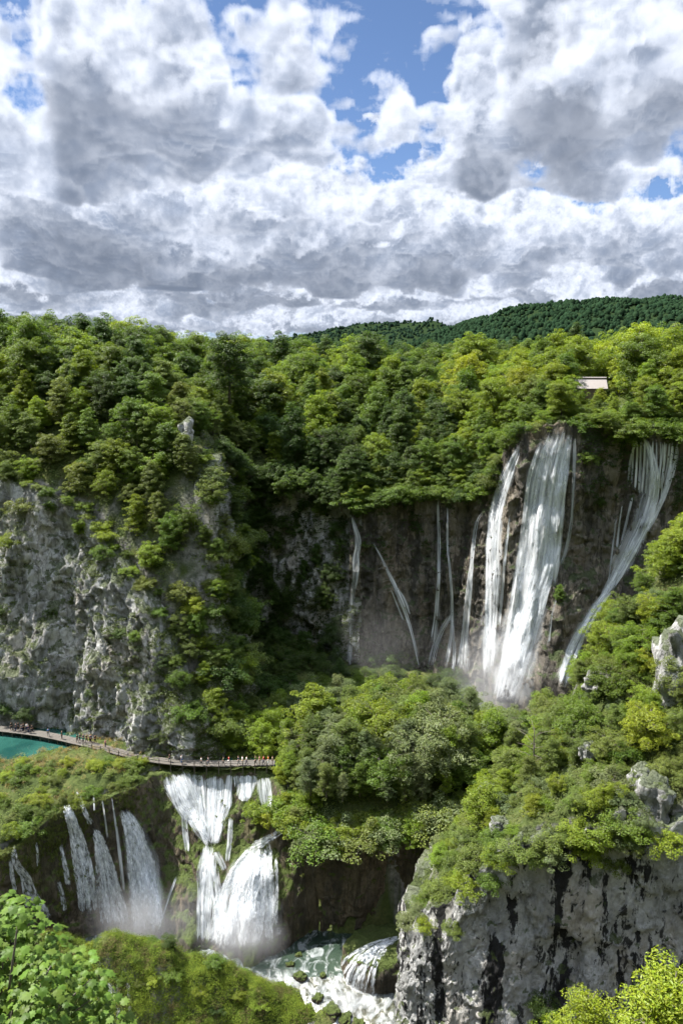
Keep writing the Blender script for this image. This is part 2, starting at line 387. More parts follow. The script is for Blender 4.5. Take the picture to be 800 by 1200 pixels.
def plain(name, col, rough=.8, spec=.2, nscale=6, var=.3, object_color=False):
    m, t, out = new_mat(name); b = principled(t, out, rough, spec)
    tc = N(t, 'ShaderNodeTexCoord').outputs['Object']
    n = noise(t, tc, nscale, 5, .6)
    base = N(t, 'ShaderNodeObjectInfo').outputs['Color'] if object_color else col
    if object_color: c = mixc(t, 1.0, base, ramp(t, n, [(.3, 1 - var), (.7, 1.)]), 'MULTIPLY')
    else: c = mixc(t, n, tuple(q * (1 - var) for q in col), tuple(min(1, q * (1 + var)) for q in col))
    t.links.new(c, b.inputs['Base Color']); t.links.new(bump(t, n, .5, .03), b.inputs['Normal']); return m
M['bark'] = plain('tree_bark', (.11, .095, .08), .95, .1, 3, .5)
M['wood'] = plain('weathered_planks', (.085, .077, .068), .85, .15, 5, .35)
M['wood_dark'] = plain('wet_timber', (.10, .085, .07), .85, .2, 5, .4)
M['cloth'] = plain('clothing', None, .9, .1, 9, .25, True)
M['skin'] = plain('skin', (.45, .27, .19), .6, .3, 9, .08)
M['roof'] = plain('wooden_shingles', (.21, .19, .18), .85, .2, 4, .25)
M['plaster'] = plain('pale_boards', (.16, .12, .085), .9, .1, 4, .25)
M['path'] = plain('pale_gravel', (.50, .42, .34), .95, .1, 5, .25)
def water_mat(name, deep, shallow, foam=0.0, fscale=.35, rough=.06, flow=(1, 1, 1)):
    m, t, out = new_mat(name); b = principled(t, out, rough, .5)
    tc = N(t, 'ShaderNodeTexCoord').outputs['Object']
    n = noise(t, tc, .12, 4, .55)
    c = ramp(t, n, [(.35, deep), (.65, shallow)])
    h = noise(t, tc, 1.6, 5, .6)
    if foam > 0:
        fn = noise(t, mapping(t, tc, *flow), fscale, 8, .68, 1.2)
        ff = ramp(t, fn, [(.54 - foam * .3, 0.), (.80 - foam * .3, 1.)])
        c = mixc(t, ff, c, (.27, .29, .30))
        rr = mixc(t, ff, (rough,) * 3, (.7, .7, .7)); t.links.new(rr, b.inputs['Roughness'])
        t.links.new(bump(t, fn, .8, .35, bump(t, h, .25, .12)), b.inputs['Normal'])
    else: t.links.new(bump(t, h, .12, .08), b.inputs['Normal'])
    t.links.new(c, b.inputs['Base Color']); return m
M['lake'] = water_mat('turquoise_lake', (.007, .032, .028), (.018, .066, .053))
M['pool'] = water_mat('dark_green_pool', (.012, .022, .016), (.03, .045, .032), .16, .45, .08, (1, .6, 1))
M['rapids'] = water_mat('white_rapids', (.022, .026, .017), (.06, .058, .034), .42, .34, .1, (1, .6, 1))
def fall_mat(name, lo, hi, sx=1.0, sy=.06, fine=2.2, bmp=.35, fw=.4):
    """falling water: soft streaks along the flow (uv: metres across, metres along); gaps show the rock"""
    m, t, out = new_mat(name)
    uv = N(t, 'ShaderNodeUVMap', uv_map='flow').outputs[0]
    at = N(t, 'ShaderNodeAttribute', attribute_name='edge')
    oi = N(t, 'ShaderNodeObjectInfo').outputs['Random']
    sh = N(t, 'ShaderNodeVectorMath', operation='ADD'); cx = N(t, 'ShaderNodeCombineXYZ'); t.links.new(math_node(t, 'MULTIPLY', oi, 91.), cx.inputs[0]); t.links.new(math_node(t, 'MULTIPLY', oi, 57.), cx.inputs[1])
    t.links.new(uv, sh.inputs[0]); t.links.new(cx.outputs[0], sh.inputs[1]); uv = sh.outputs[0]
    a = noise(t, mapping(t, uv, sx, sy, 1), 1.0, 3, .5, .35)
    f = noise(t, mapping(t, uv, sx * fine, sy * fine * 1.8, 1), 1.0, 5, .6, .4)
    k = math_node(t, 'ADD', math_node(t, 'MULTIPLY', a, 1 - fw), math_node(t, 'MULTIPLY', f, fw))
    e = ramp(t, at.outputs['Fac'], [(0., 0.), (.5, .75), (1., 1.)])
    k2 = math_node(t, 'ADD', k, math_node(t, 'MULTIPLY', math_node(t, 'SUBTRACT', e, .75), .30))
    al = math_node(t, 'MULTIPLY', ramp(t, k2, [(lo, 0.), (hi, 1.)]), ramp(t, at.outputs['Fac'], [(0., 0.), (.45, 1.)]))
    b = N(t, 'ShaderNodeBsdfPrincipled'); b.inputs['Roughness'].default_value = .6; b.inputs['Specular IOR Level'].default_value = .2
    t.links.new(ramp(t, k, [(.36, (.38, .42, .46)), (.50, (.58, .61, .64)), (.62, (.76, .775, .79))]), b.inputs['Base Color'])
    t.links.new(bump(t, f, bmp, .3, bump(t, a, bmp, .6)), b.inputs['Normal'])
    tl = N(t, 'ShaderNodeBsdfTranslucent'); tl.inputs[0].default_value = (.9, .92, .94, 1)
    mx = N(t, 'ShaderNodeMixShader'); mx.inputs[0].default_value = .4; t.links.new(b.outputs[0], mx.inputs[1]); t.links.new(tl.outputs[0], mx.inputs[2])
    tp = N(t, 'ShaderNodeBsdfTransparent'); ma = N(t, 'ShaderNodeMixShader'); t.links.new(al, ma.inputs[0]); t.links.new(tp.outputs[0], ma.inputs[1]); t.links.new(mx.outputs[0], ma.inputs[2])
    t.links.new(ma.outputs[0], out.inputs[0]); return m
M['fall'] = fall_mat('falling_water', .37, .66, .9, .028, 2.6)
M['fall_thin'] = fall_mat('thin_falling_water', .41, .70, 1.8, .04, 2.4)
M['cascade'] = fall_mat('cascading_water', .43, .66, 1.5, .075, 2.4, .4, .5)
M['soft'] = fall_mat('thin_water_film', .30, 1.05, .6, .02, 2.2, .1)
M['veil'] = fall_mat('splashing_veil', .43, .68, 1.2, .20, 2.6, .7, .6)
# ------------------------------------------------------------------ noise volumes for displacement
_r = np.random.default_rng(21)
WOR = worley_volume(72, 6, _r); SPE = spectral_volume(96, 1.75, _r)
def cell_volume(n, cells, rng):
    pts = rng.random((cells, cells, cells, 3)); val = rng.random((cells, cells, cells)).astype(np.float32)
    g = (np.arange(n) + .5) / n * cells; ci = g.astype(int)
    X, Y, Z = np.meshgrid(g, g, g, indexing='ij'); IX, IY, IZ = np.meshgrid(ci, ci, ci, indexing='ij')
    best = np.full((n, n, n), 9., np.float32); out = np.zeros((n, n, n), np.float32)
    for a in (-1, 0, 1):
        for b in (-1, 0, 1):
            for c in (-1, 0, 1):
                jx, jy, jz = IX + a, IY + b, IZ + c; p = pts[jx % cells, jy % cells, jz % cells]
                d = (jx + p[..., 0] - X)**2 + (jy + p[..., 1] - Y)**2 + (jz + p[..., 2] - Z)**2
                k = d < best; best[k] = d[k]; out[k] = val[jx % cells, jy % cells, jz % cells][k]
    return out
CEL = cell_volume(96, 6, _r)
def cel(p, s, o=0.): return tri(CEL, np.asarray(p) / (6 * s) + o) - .5  # broken blocks about s metres wide
def wor(p, s, o=0.): return tri(WOR, np.asarray(p) / (6 * s) + o)      # cellular lumps about s metres wide
def spe(p, s, o=0.): return tri(SPE, np.asarray(p) / s + o)            # cloud noise repeating every s metres
# ------------------------------------------------------------------ curtains: cliffs as lofted sheets (base x, y, z, top x, y, z)
LIME = [(-112,160,-1,-114,176,53),(-81,159,-1,-78,173,51),(-70,156.5,-1,-68,170,48.5),(-60,154,-1,-58,168,45.5),(-50,150.5,-1,-51,164,40.5),(-41,146.5,-1,-43,158.5,33),
        (-34,143.5,-1,-36,153.5,25),(-28,142.5,-1,-30.5,149,15),(-23.5,144,-1,-27.5,150,11),(-21,151,-1,-25.5,155,20),(-20,158,-1,-24.5,162,37),(-20,166,-1,-25.5,168,49.5),
        (-22,178,-1,-27,179,55),(-25,190,-1,-27,194,52),(-22,199,-1,-22,203,47),(-12,195,-1,-12,200,45.5),(-3,190.5,-1,-3,195.5,43.5),(5,187,-1,5,191.5,42.5)]
TUFA = [(2,187.6,-1,2,191.5,42.5),(12,186.5,-1,12,190,43.2),(20,185,-1,20,188.5,44.2),(27,181,-1,28,184.5,44.7),(31,176,-1,33,179.5,48.5),(33.2,169,-1,36.2,172.5,57.5),
        (36,163.5,-1,40,168.5,61),(42,161.5,-1,46,166.5,62.4),(50,162.5,-1,53,166,62),(57,165,-1,60,165.5,61.2),(68,162,-1,70,164,61),(85,158,-1,87,160.5,61),(112,153,-1,114,155.5,60)]
BARR = [(-100,108,-26,-100,113,-7),(-75,109,-26,-75,114,-6.2),(-62,112,-26,-61,117,-5.6),(-54.5,117,-26,-54,120,-4.8),(-49.5,123.5,-26,-50,126,-2.6),(-44,126.5,-26,-44,130,-2),(-38,127.5,-26,-38.3,133.5,-1.4),
        (-33,127,-26,-33.5,138,-.7),(-28,125,-26,-28,138.8,-.6),(-22,122.5,-26,-21,138.8,-.6),(-15,121.5,-26,-14,138.4,-.8),(-9.8,123.8,-26,-9.8,133,-3),(-5.5,127.2,-26,-5.5,127.5,-5.6),
        (2.5,128.5,-26,3,126,-5.4),(9,129.5,-26,9,126.3,-4.6),(16,130.5,-26,17,127.5,-3),(26,132.5,-26,26.5,130.5,-1)]
SPUR = [(26,130,-28,24.5,127.5,-1),(18,121,-28,17.5,120,-1),(10,112,-28,11.5,112,-2.5),(7.3,104,-28,9.2,104,-3.5),(7.8,97.5,-28,9.4,99,-3.0),(13,93,-28,13.5,95.2,3.8),(17.5,90.5,-28,17.6,92.3,10.5),(23,88.5,-28,23,90.3,17),
        (30.5,86.5,-28,30.5,88.4,19),(40,84.5,-28,40,86.5,21),(55,82,-28,55,84,22.5),(90,76,-28,90,78.5,24)]
def smooth_poly(P, n):
    """points along a Catmull-Rom curve, evenly spaced by base length"""
    P = np.asarray(P, float); Q = np.vstack([2 * P[0] - P[1], P, 2 * P[-1] - P[-2]])
    pts = []
    for i in range(1, len(Q) - 2):
        for u in np.linspace(0, 1, 24, endpoint=False):
            a, b, c, d = Q[i - 1], Q[i], Q[i + 1], Q[i + 2]
            pts.append(.5 * (2 * b + (c - a) * u + (2 * a - 5 * b + 4 * c - d) * u * u + (3 * b - a - 3 * c + d) * u**3))
    pts.append(P[-1]); pts = np.array(pts)
    mid = (pts[:, :3] + pts[:, 3:]) / 2
    L = np.r_[0, np.cumsum(np.linalg.norm(np.diff(mid, axis=0), axis=1))]
    s = np.linspace(0, L[-1], n)
    return np.stack([np.interp(s, L, pts[:, k]) for k in range(pts.shape[1])], 1), L[-1]
def front_normals(P):
    m = (P[:, :2] + P[:, 3:5]) / 2
    t = np.gradient(m, axis=0); k = np.ones(9) / 9
    t = np.stack([np.convolve(np.pad(t[:, i], 4, mode='edge'), k, 'valid') for i in (0, 1)], 1)
    t /= np.linalg.norm(t, axis=1)[:, None]
    return np.stack([t[:, 1], -t[:, 0]], 1)
def curtain(name, ctrl, res, disp, mat, lip=5.0, bulge=None, jag=.6):
    hgt = np.mean([c[5] - c[2] for c in ctrl])
    P, L = smooth_poly(ctrl, 400); ns = int(L / res); P, L = smooth_poly(ctrl, ns)
    P[:, 5] += jag * spe(np.stack([P[:, 3], P[:, 4], 0 * P[:, 0]], 1), 20., .37) + jag * .8 * (wor(np.stack([P[:, 3], P[:, 4], 0 * P[:, 0]], 1), 3.2, .2) - .5)
    nrm = front_normals(P); nt_ = int(hgt / res * 1.02); nl = 5
    t = np.linspace(0, 1, nt_)
    B, T = P[:, None, :3], P[:, None, 3:]
    V = B + (T - B) * t[None, :, None]
    n3 = np.concatenate([nrm, np.zeros((ns, 1))], 1)[:, None, :]
    if bulge is not None: V = V + n3 * bulge(P, t)[..., None]
    flat = V.reshape(-1, 3)
    d = disp(flat).reshape(ns, nt_)
    fade = np.clip((1 - t) * hgt / 5.0, .35, 1)[None, :]
    sm = V.copy()
    V = V + n3 * (d * fade)[..., None]
    zj = spe(flat, 11., .4).reshape(ns, nt_) * .35; V[..., 2] += zj * fade
    # lip running back under the soil
    top = V[:, -1:, :]
    back = np.linspace(0, 1, nl + 1)[1:][None, :, None] * lip
    Lp = top - n3 * back + np.array([0, 0, 1.0]) * (-(back / lip)**2 * .8)
    V = np.concatenate([V, Lp], 1); nv = nt_ + nl
    Fq = grid_faces(ns, nv)
    o = mesh_obj(name, V.reshape(-1, 3), Fq, mat)
    tag(o, kind='structure')
    return dict(o=o, P=P, n=nrm, V=V.reshape(-1, 3), F=Fq, sm=sm)
def d_lime(p):
    q = p * np.array([1, 1, .55])
    w = p + np.stack([spe(p, 23, .1), spe(p, 23, .4), spe(p, 23, .7)], 1) * .5; v = w * np.array([1, 1, .6])
    return 4.6 * (wor(q, 17, .2) - .45) + 1.2 * (wor(q, 7, .6) - .45) + .7 * spe(q, 30, .1) + 2.3 * cel(v, 7.5, .1) + 1.15 * cel(v, 3.2, .4) + .6 * cel(w, 1.5, .2) + .15 * spe(p, 5)
def d_tufa(p):
    q = p * np.array([1, 1, .22])
    return 3.6 * (wor(q, 9, .25) - .45) + 2.2 * (wor(q, 3.6, .65) - .45) + .8 * (wor(p * np.array([1, 1, .4]), 1.4, .35) - .45) + .4 * spe(p, 24, .1) + .14 * spe(p, 5)
def d_barr(p):
    q = p * np.array([1, 1, .35])
    return 2.2 * (wor(q, 6, .15) - .45) + 1.3 * (wor(q, 2.4, .55) - .45) + .6 * (wor(p * np.array([1, 1, .5]), 1.0, .35) - .45) + .14 * spe(p, 5)
def d_spur(p):
    q = p * np.array([1, 1, .5])
    w = p + np.stack([spe(p, 17, .1), spe(p, 17, .4), spe(p, 17, .7)], 1) * .35; v = w * np.array([1, 1, .45])
    return 2.2 * (wor(q, 10, .45) - .45) + .9 * (wor(q, 4.2, .7) - .45) + 1.2 * cel(v, 4.5, .1) + .65 * cel(v, 2.0, .4) + .3 * cel(w, .95, .2) + .10 * spe(p, 4)
def b_tufa(P, t):
    """rock skirt right of the main fall and the sloping apron below the outer fall"""
    x = P[:, 3][:, None]
    g = np.exp(-((x - 49) / 4.5)**2) * 7.0 * np.clip((.62 - t[None]) / .45, 0, 1)**1.2
    g = g + np.exp(-((x - 62) / 7.)**2) * 9.0 * np.clip((.80 - t[None]) / .6, 0, 1)**1.2
    return g + 2.2 * np.clip((.28 - t[None]) / .28, 0, 1)
def b_barr(P, t):
    x = P[:, 3][:, None]; z = t[None]
    return np.exp(-((x + 13.5) / 4.5)**2) * 2.2 * np.clip((.62 - z) / .15, 0, 1) + np.exp(-((x + 26) / 2.6)**2) * 2.4 * np.clip((.6 - z) / .3, 0, 1)
C_LIME = curtain('limestone_cliff', LIME, .48, d_lime, M['limestone'], jag=.7)
C_TUFA = curtain('tufa_cliff', TUFA, .42, d_tufa, M['tufa'], bulge=b_tufa, jag=.9)
C_BARR = curtain('tufa_barrier_cliff', BARR, .34, d_barr, M['tufa_moss'], lip=4, bulge=b_barr, jag=.25)
C_SPUR = curtain('streaked_cliff', SPUR, .34, d_spur, M['limestone_dark'], lip=4, jag=.9)
tag(C_LIME['o'], 'pale grey limestone cliff rising behind the boardwalk'); tag(C_TUFA['o'], 'tall brown tufa cliff under the big waterfalls')
tag(C_BARR['o'], 'mossy dark tufa step below the boardwalk'); tag(C_SPUR['o'], 'grey cliff face with black water streaks, lower corner')
# ------------------------------------------------------------------ ground: one sheet, regions meet along the cliff tops
def rbf(pts, smooth=.02):
    pts = np.asarray(pts, float); X = pts[:, :2] / 50; n = len(X)
    K = np.linalg.norm(X[:, None] - X[None], axis=-1) + np.eye(n) * -smooth
    A = np.zeros((n + 3, n + 3)); A[:n, :n] = K; A[:n, n] = 1; A[:n, n + 1:] = X; A[n, :n] = 1; A[n + 1:, :n] = X.T
    w = np.linalg.solve(A, np.r_[pts[:, 2], 0, 0, 0])
    lo, hi = pts[:, 2].min() - 2, pts[:, 2].max() + 4
    def f(x, y):
        Q = np.stack([x, y], -1) / 50; out = np.empty(len(Q))
        for a in range(0, len(Q), 20000):
            q = Q[a:a + 20000]; out[a:a + 20000] = np.linalg.norm(q[:, None] - X[None], axis=-1) @ w[:n] + w[n] + q @ w[n + 1:]
        return np.clip(out, lo, hi)
    return f
def tops(ctrl, dz=.3): return [(c[3], c[4], c[5] + dz) for c in ctrl]
U_PTS = tops(LIME) + tops(TUFA) + [(-110,205,68),(-80,200,69),(-60,195,67),(-42,190,66),(-75,182,57),(-52,176,52),(-38,168,45),(-33,162,36),(-31,172,57),(-45,182,61),(-34,200,60),(-20,222,52),(0,215,51),(-5,245,60),(30,215,57),(25,240,62),
    (50,185,64.5),(50,210,66),(80,200,66),(80,240,68),(0,285,67),(-60,260,72),(60,300,70),(0,360,69),(-100,300,74),(110,360,73),(-400,600,70),(400,600,72),(0,800,66),(-200,180,60),(200,180,62)]
R_PTS = tops(SPUR) + [(20,112,8.5),(26,116,12.5),(33,120,19),(43,122,32),(53,124,46),(70,124,58),(90,122,66),(40,104,26.5),(60,104,38),(80,100,44),(28,103,18),(22,128,0),(32,134,2),(45,140,12),(60,145,24),(85,150,42),(52,134,34),(120,120,70),(120,90,40)]
M_PTS = tops(BARR, .2) + [(-72,147,-1.6),(-100,144,-1.6),(-66,151,-1.5),(-56,150,-.9),(-82,153,-1.5),(-55,142,1.0),(-62,139.5,.9),(-70,138,.9),(-50,145.5,.7),(-100,134,.9),(-50,132,-.1),(-60,128,-1.3),(-61,122,-3.6),(-78,128,-1.6),(-40,138,.9),(-45,143,.9),(-36,140.5,.3),(-25,141.5,-.7),(-15,141.5,-.6),
    (-20,147,.9),(-10,146,1),(-8,153,1.3),(0,135,.6),(14,136,.8),(0,150,2),(15,150,2.2),(30,150,2.6),(0,170,.6),(20,170,0),(40,158,.8),(32,160,-.5),(-12,175,2),(-15,188,6),(-5,184,3),(48,150,6),(26,140,1)]
L_PTS = [(c[0], c[1] - 1, -26.3) for c in BARR] + [(-37,114,-14.3),(-32,113.5,-14.2),(-27,113,-14.8),(-20,112,-16.8),(-13,110.5,-21.2),(-6.5,110,-26.2),(-37,120.5,-25),(-27,119.5,-25.8),(-20,118,-26.2),(-12,116.5,-26.6),(-40,106,-29.5),(-27,107,-28.5),(-18,106.5,-29),(-10,106,-29.5),
    (-47,115,-15),(-55,112,-14),(-70,108,-13),(-90,105,-10),(0,112,-28),(0,120,-27),(6,118,-27),(-5,122,-27),(10,122,-27),(0,100,-30),(-30,95,-33),(-60,95,-31),(10,90,-32),(40,80,-32),(60,78,-32)]
f_U, f_R, f_M, f_L = rbf(U_PTS), rbf(R_PTS), rbf(M_PTS), rbf(L_PTS)
def f_N(x, y): return np.where(y < 60, 70.3 - 1.0 * y - .0 * x, 10.3 - (y - 60) * 2.1)
def inside(poly, x, y):
    c = np.zeros(len(x), bool); n = len(poly)
    for i in range(n):
        x1, y1 = poly[i]; x2, y2 = poly[(i + 1) % n]
        if y1 == y2: continue
        k = ((y1 > y) != (y2 > y)) & (x < (x2 - x1) * (y - y1) / (y2 - y1) + x1)
        c ^= k
    return c
def top_line(C, back): return (C['P'][:, 3:5] - C['n'] * back)[::3].tolist()
poly_U = top_line(C_LIME, 2.4)[:-4] + top_line(C_TUFA, 2.4) + [(9000, 155), (9000, 20000), (-9000, 20000), (-9000, 178)]
poly_R = top_line(C_SPUR, 1.8) + [(400, 60), (400, 150), (112, 152.5), (87, 156), (66, 158), (48, 152), (34, 137), (26, 130)]
bl = top_line(C_BARR, 1.8)
poly_M = [(-600, 112)] + bl + [(400, 120), (400, 400), (-600, 400)]
def tuck(C, x, y, z, back):
    """soil starts just under the rock lip and climbs from there"""
    P = C['P'][::4]; T = P[:, 3:5]
    for a in range(0, len(x), 20000):
        s_ = slice(a, a + 20000); d2 = (x[s_, None] - T[None, :, 0])**2 + (y[s_, None] - T[None, :, 1])**2
        i = d2.argmin(1); d = np.sqrt(d2[np.arange(len(i)), i]); lim = P[i, 5] - 1.0 + 1.5 * np.maximum(d - back, 0)
        z[s_] = np.where(d < 14, np.minimum(z[s_], lim), z[s_])
    return z
def height(x, y, detail=True):
    x = np.asarray(x, float); y = np.asarray(y, float)
    z = np.maximum(f_L(x, y), f_N(x, y))
    m = inside(poly_M, x, y); z[m] = f_M(x[m], y[m])
    z[m] = tuck(C_BARR, x[m], y[m], z[m], 1.6)
    r = inside(poly_R, x, y); z[r] = np.maximum(f_R(x[r], y[r]), np.where(m[r], f_M(x[r], y[r]), -99))
    z[r] = tuck(C_SPUR, x[r], y[r], z[r], 1.6)
    u = inside(poly_U, x, y); z[u] = f_U(x[u], y[u]); z[u] = tuck(C_LIME, x[u], y[u], z[u], 2.2); z[u] = tuck(C_TUFA, x[u], y[u], z[u], 2.2)
    if detail:
        p = np.stack([x, y, z], -1); near = y < 400
        z = z + np.where(near, .22 * spe(p, 18) + .5 * (wor(p, 3.5) - .5), 0)
        mo = ~m & ~r & ~u & (y > 98) & (z > -25.5); q = p[mo]; z[mo] += np.clip((z[mo] + 25.5) / 4, 0, 1) * (3.4 * (wor(q, 5.2, .3) - .48) + 1.9 * (wor(q, 2.2, .6) - .48) + .4 * (wor(q, .9, .1) - .48))
    return z
def axis(lo, hi, step, far, grow=1.25):
    core = np.arange(lo, hi, step); a = [hi]; s = step
    while a[-1] < far[1]: s *= grow; a.append(a[-1] + s)
    b = [lo]; s = step
    while b[-1] > far[0]: s *= grow; b.append(b[-1] - s)
    return np.r_[np.array(b[1:])[::-1], core, a]
gx = axis(-112, 112, .75, (-9000, 9000)); gy = np.r_[axis(-6, 98, .75, (-400, 98.4))[:-1], np.arange(98.2, 124, .4), axis(124.2, 262, .75, (124, 18000))[1:]] if False else axis(-6, 262, .75, (-400, 18000))
GX, GY = np.meshgrid(gx, gy, indexing='ij')
GZ = height(GX.ravel(), GY.ravel()).reshape(GX.shape)
G_V = np.stack([GX, GY, GZ], -1).reshape(-1, 3); G_F = grid_faces(len(gx), len(gy))
ground = tag(mesh_obj('ground', G_V, G_F, M['ground']), 'wooded ground with canyon floor', kind='structure')
def hgt(x, y): return float(height(np.array([x]), np.array([y]))[0])
def bvh(V, F): return BVHTree.FromPolygons([tuple(q) for q in V], F.tolist())
B_ALL = {}
for k, C in (('lime', C_LIME), ('tufa', C_TUFA), ('barr', C_BARR), ('spur', C_SPUR)): B_ALL[k] = bvh(C['V'], C['F'])
_core = (np.abs(G_V[:, 0]) < 130) & (G_V[:, 1] > 5) & (G_V[:, 1] < 300)
_fm = _core[G_F].all(1); _idx = np.cumsum(_core) - 1
B_ALL['ground'] = bvh(G_V[_core], _idx[G_F[_fm]])
def hit(px, py, keys=('lime', 'tufa', 'barr', 'spur', 'ground')):
    d = ray(px, py).normalized(); best = None
    for k in keys:
        loc, nor, _i, dist = B_ALL[k].ray_cast(Vector((0, 0, CAM_H)), d)
        if loc is not None and (best is None or dist < best[2]):
            best = (loc, nor if nor.dot(d) < 0 else -nor, dist, k)
    return best
# ------------------------------------------------------------------ water surfaces
def sheet(name, x0, x1, y0, y1, step, zf, mat, label, keep=None):
    xs = np.arange(x0, x1 + .01, step); ys = np.arange(y0, y1 + .01, step)
    X, Y = np.meshgrid(xs, ys, indexing='ij'); Z = zf(X, Y)
    V, Fq = np.stack([X, Y, Z], -1).reshape(-1, 3), grid_faces(len(xs), len(ys))
    if keep is not None:
        k = keep(V[:, 0], V[:, 1]); Fq = Fq[k[Fq].all(1)]
        used = np.zeros(len(V), bool); used[Fq.ravel()] = True; Fq = (np.cumsum(used) - 1)[Fq]; V = V[used]
    return tag(mesh_obj(name, V, Fq, mat), label, kind='structure')
sheet('lake', -115, 60, 133, 187, 1.0, lambda X, Y: 0 * X, M['lake'], 'turquoise lake held back by the tufa barrier',
      lambda x, y: inside(poly_M, x, y) & ~inside(poly_U, x, y) & ~inside(poly_R, x, y) & (y > np.interp(x, [-115, -60, -45, -33, -28, -9.5, -5, 60], [141, 141, 143, 141, 139.2, 139.2, 159, 159])))
def z_pool(X, Y):
    drop = np.clip((119 - Y) / 22, 0, 1) * 5.0
    p = np.stack([X, Y, 0 * X], -1).reshape(-1, 3)
    return -25.2 - drop + (np.clip((120 - Y) / 6, 0, 1) * (.35 * (wor(p, 1.6) - .5) + .1 * spe(p, 5)).reshape(X.shape))
pool_o = sheet('pool', -46, 24, 117.5, 129, .5, z_pool, M['pool'], 'dark green pool under the lower waterfalls')
rap_o = sheet('river', -46, 14, 90, 117.6, .25, z_pool, M['rapids'], 'white rapids leaving the lower pool')
# ------------------------------------------------------------------ foliage
def leaf_quads(C, Nn, length, width, r, tilt=.5, droop=0.):
    """one rhombic leaf spray per centre, its face turned towards Nn with some tilt"""
    n = len(C)
    nn = Nn + r.normal(0, tilt, (n, 3)); nn /= np.linalg.norm(nn, axis=1)[:, None] + 1e-9
    a = r.normal(0, 1, (n, 3)); a[:, 2] -= droop
    a -= nn * (a * nn).sum(1)[:, None]; a /= np.linalg.norm(a, axis=1)[:, None] + 1e-9
    b = np.cross(nn, a)
    l = (length * r.uniform(.65, 1.3, n))[:, None]; w = (width * r.uniform(.65, 1.3, n))[:, None]
    fold = nn * (w * .22)
    V = np.stack([C - a * l * .5, C + b * w * .5 + a * l * .06 + fold, C + a * l * .5, C - b * w * .5 + a * l * .06 + fold], 1).reshape(-1, 3)
    return V, np.arange(n * 4).reshape(-1, 4)
def sphere_dirs(n, r, zmin=-1.):
    d = r.normal(0, 1, (int(n * 3) + 20, 3)); d /= np.linalg.norm(d, axis=1)[:, None]
    d = d[d[:, 2] > zmin]
    while len(d) < n: d = np.vstack([d, d])
    return d[:n]
ENV = {'round': lambda u: np.sqrt(np.clip(1 - (1.75 * u - .80)**2, .03, 1)), 'egg': lambda u: np.clip(1.25 * (1 - u)**.62 * (u + .12)**.22, .06, 1),
       'tall': lambda u: np.clip((1 - u**2.4), .1, 1) * np.clip(.55 + u * 1.4, 0, 1), 'cone': lambda u: np.clip(1 - u, .03, 1)**.85, 'airy': lambda u: np.sqrt(np.clip(1 - (1.6 * u - .85)**2, .1, 1))}
def make_tree_meshes(seed, H, Rr, base, env, nb, pads, per, leaf, leafw, padr, flat=.5, rise=.35, stems=1, twig=True):
    r = np.random.default_rng(seed)
    mb = MB(); Cs, Ns = [], []
    lean = r.normal(0, .03 * H, 2)
    def trunk_at(h): k = h / H; return np.array([lean[0] * k * k + .12 * math.sin(k * 5 + seed), lean[1] * k * k + .12 * math.cos(k * 4 + seed), h])
    tr = H * .017 + .03
    if stems == 1:
        hs = np.linspace(-.6, H * .94, 9)
        mb.tube([trunk_at(h) for h in hs], [tr * (1.25 if h < .2 else 1) * (1 - .88 * max(h, 0) / H) for h in hs], 7)
    stem_tops = []
    if stems > 1:
        for k in range(stems):
            q = r.uniform(0, 6.28); e = np.array([math.cos(q), math.sin(q), 0]) * Rr * r.uniform(.15, .6)
            top = e + np.array([0, 0, H * r.uniform(.55, .9)])
            mb.tube([(0, 0, -.4), e * .35 + np.array([0, 0, H * .3]), top], [tr * .8, tr * .55, tr * .2], 5); stem_tops.append(top)
    lob = r.uniform(0, 6.28, 3)
    for i in range(nb):
        u = base + (1 - base) * ((i + r.uniform(.2, .8)) / nb)**.9
        q = i * 2.399 + r.normal(0, .35)
        uu = (u - base) / (1 - base)
        reach = Rr * float(ENV[env](np.array(uu))) * r.uniform(.72, 1.15) * (1 + .22 * math.sin(2 * q + lob[0]) + .14 * math.sin(3 * q + lob[1] + uu * 4))
        p0 = trunk_at(u * H * (.80 if stems == 1 else .5) + H * .04) if stems == 1 else np.array(stem_tops[i % stems]) * r.uniform(.4, .9)
        d = np.array([math.cos(q), math.sin(q), 0])
        end = np.array([0, 0, 0.]) + d * reach + trunk_at(u * H) * np.array([1, 1, 1]) 
        end[2] = min(end[2] + r.normal(0, .03 * H), H * 1.02)
        mid = (p0 + end) / 2 + np.array([0, 0, rise * reach * .3])
        if twig: mb.tube([p0, mid, end], [tr * .38 * (1 - .6 * uu), tr * .22, tr * .07], 4)
        for k in range(pads):
            f = r.uniform(.35, 1.0) if k else 1.0
            c = (1 - f)**2 * p0 + 2 * f * (1 - f) * mid + f * f * end + r.normal(0, .17 * Rr, 3) * np.array([1, 1, .8])
            pr = padr * r.uniform(.65, 1.3)
            m = int(per * (pr / padr)**2)
            dd = sphere_dirs(m, r, -.55)
            rad = r.uniform(.45, 1.0, m)**.6
            tiltdir = np.array([d[0], d[1], 0]) * .25
            pts = c + dd * rad[:, None] * pr * np.array([1, 1, flat])
            pts[:, 2] -= (np.linalg.norm(pts[:, :2] - c[:2], axis=1) / pr)**2 * pr * .12
            Cs.append(pts); Ns.append(dd * np.array([.55, .55, .5]) + np.array([0, 0, .75]) + tiltdir)
    C = np.vstack(Cs); Nn = np.vstack(Ns)
    V, Fq = leaf_quads(C, Nn, leaf, leafw, r, .42, .25)
    t = mb.build('trunk', M['bark'], None, True); c = mesh_obj('crown', V, Fq, M['leaf'], None, False)
    tm, cm = t.data, c.data
    bpy.data.objects.remove(t); bpy.data.objects.remove(c)
    return tm, cm, H, Rr
PROTO = {}
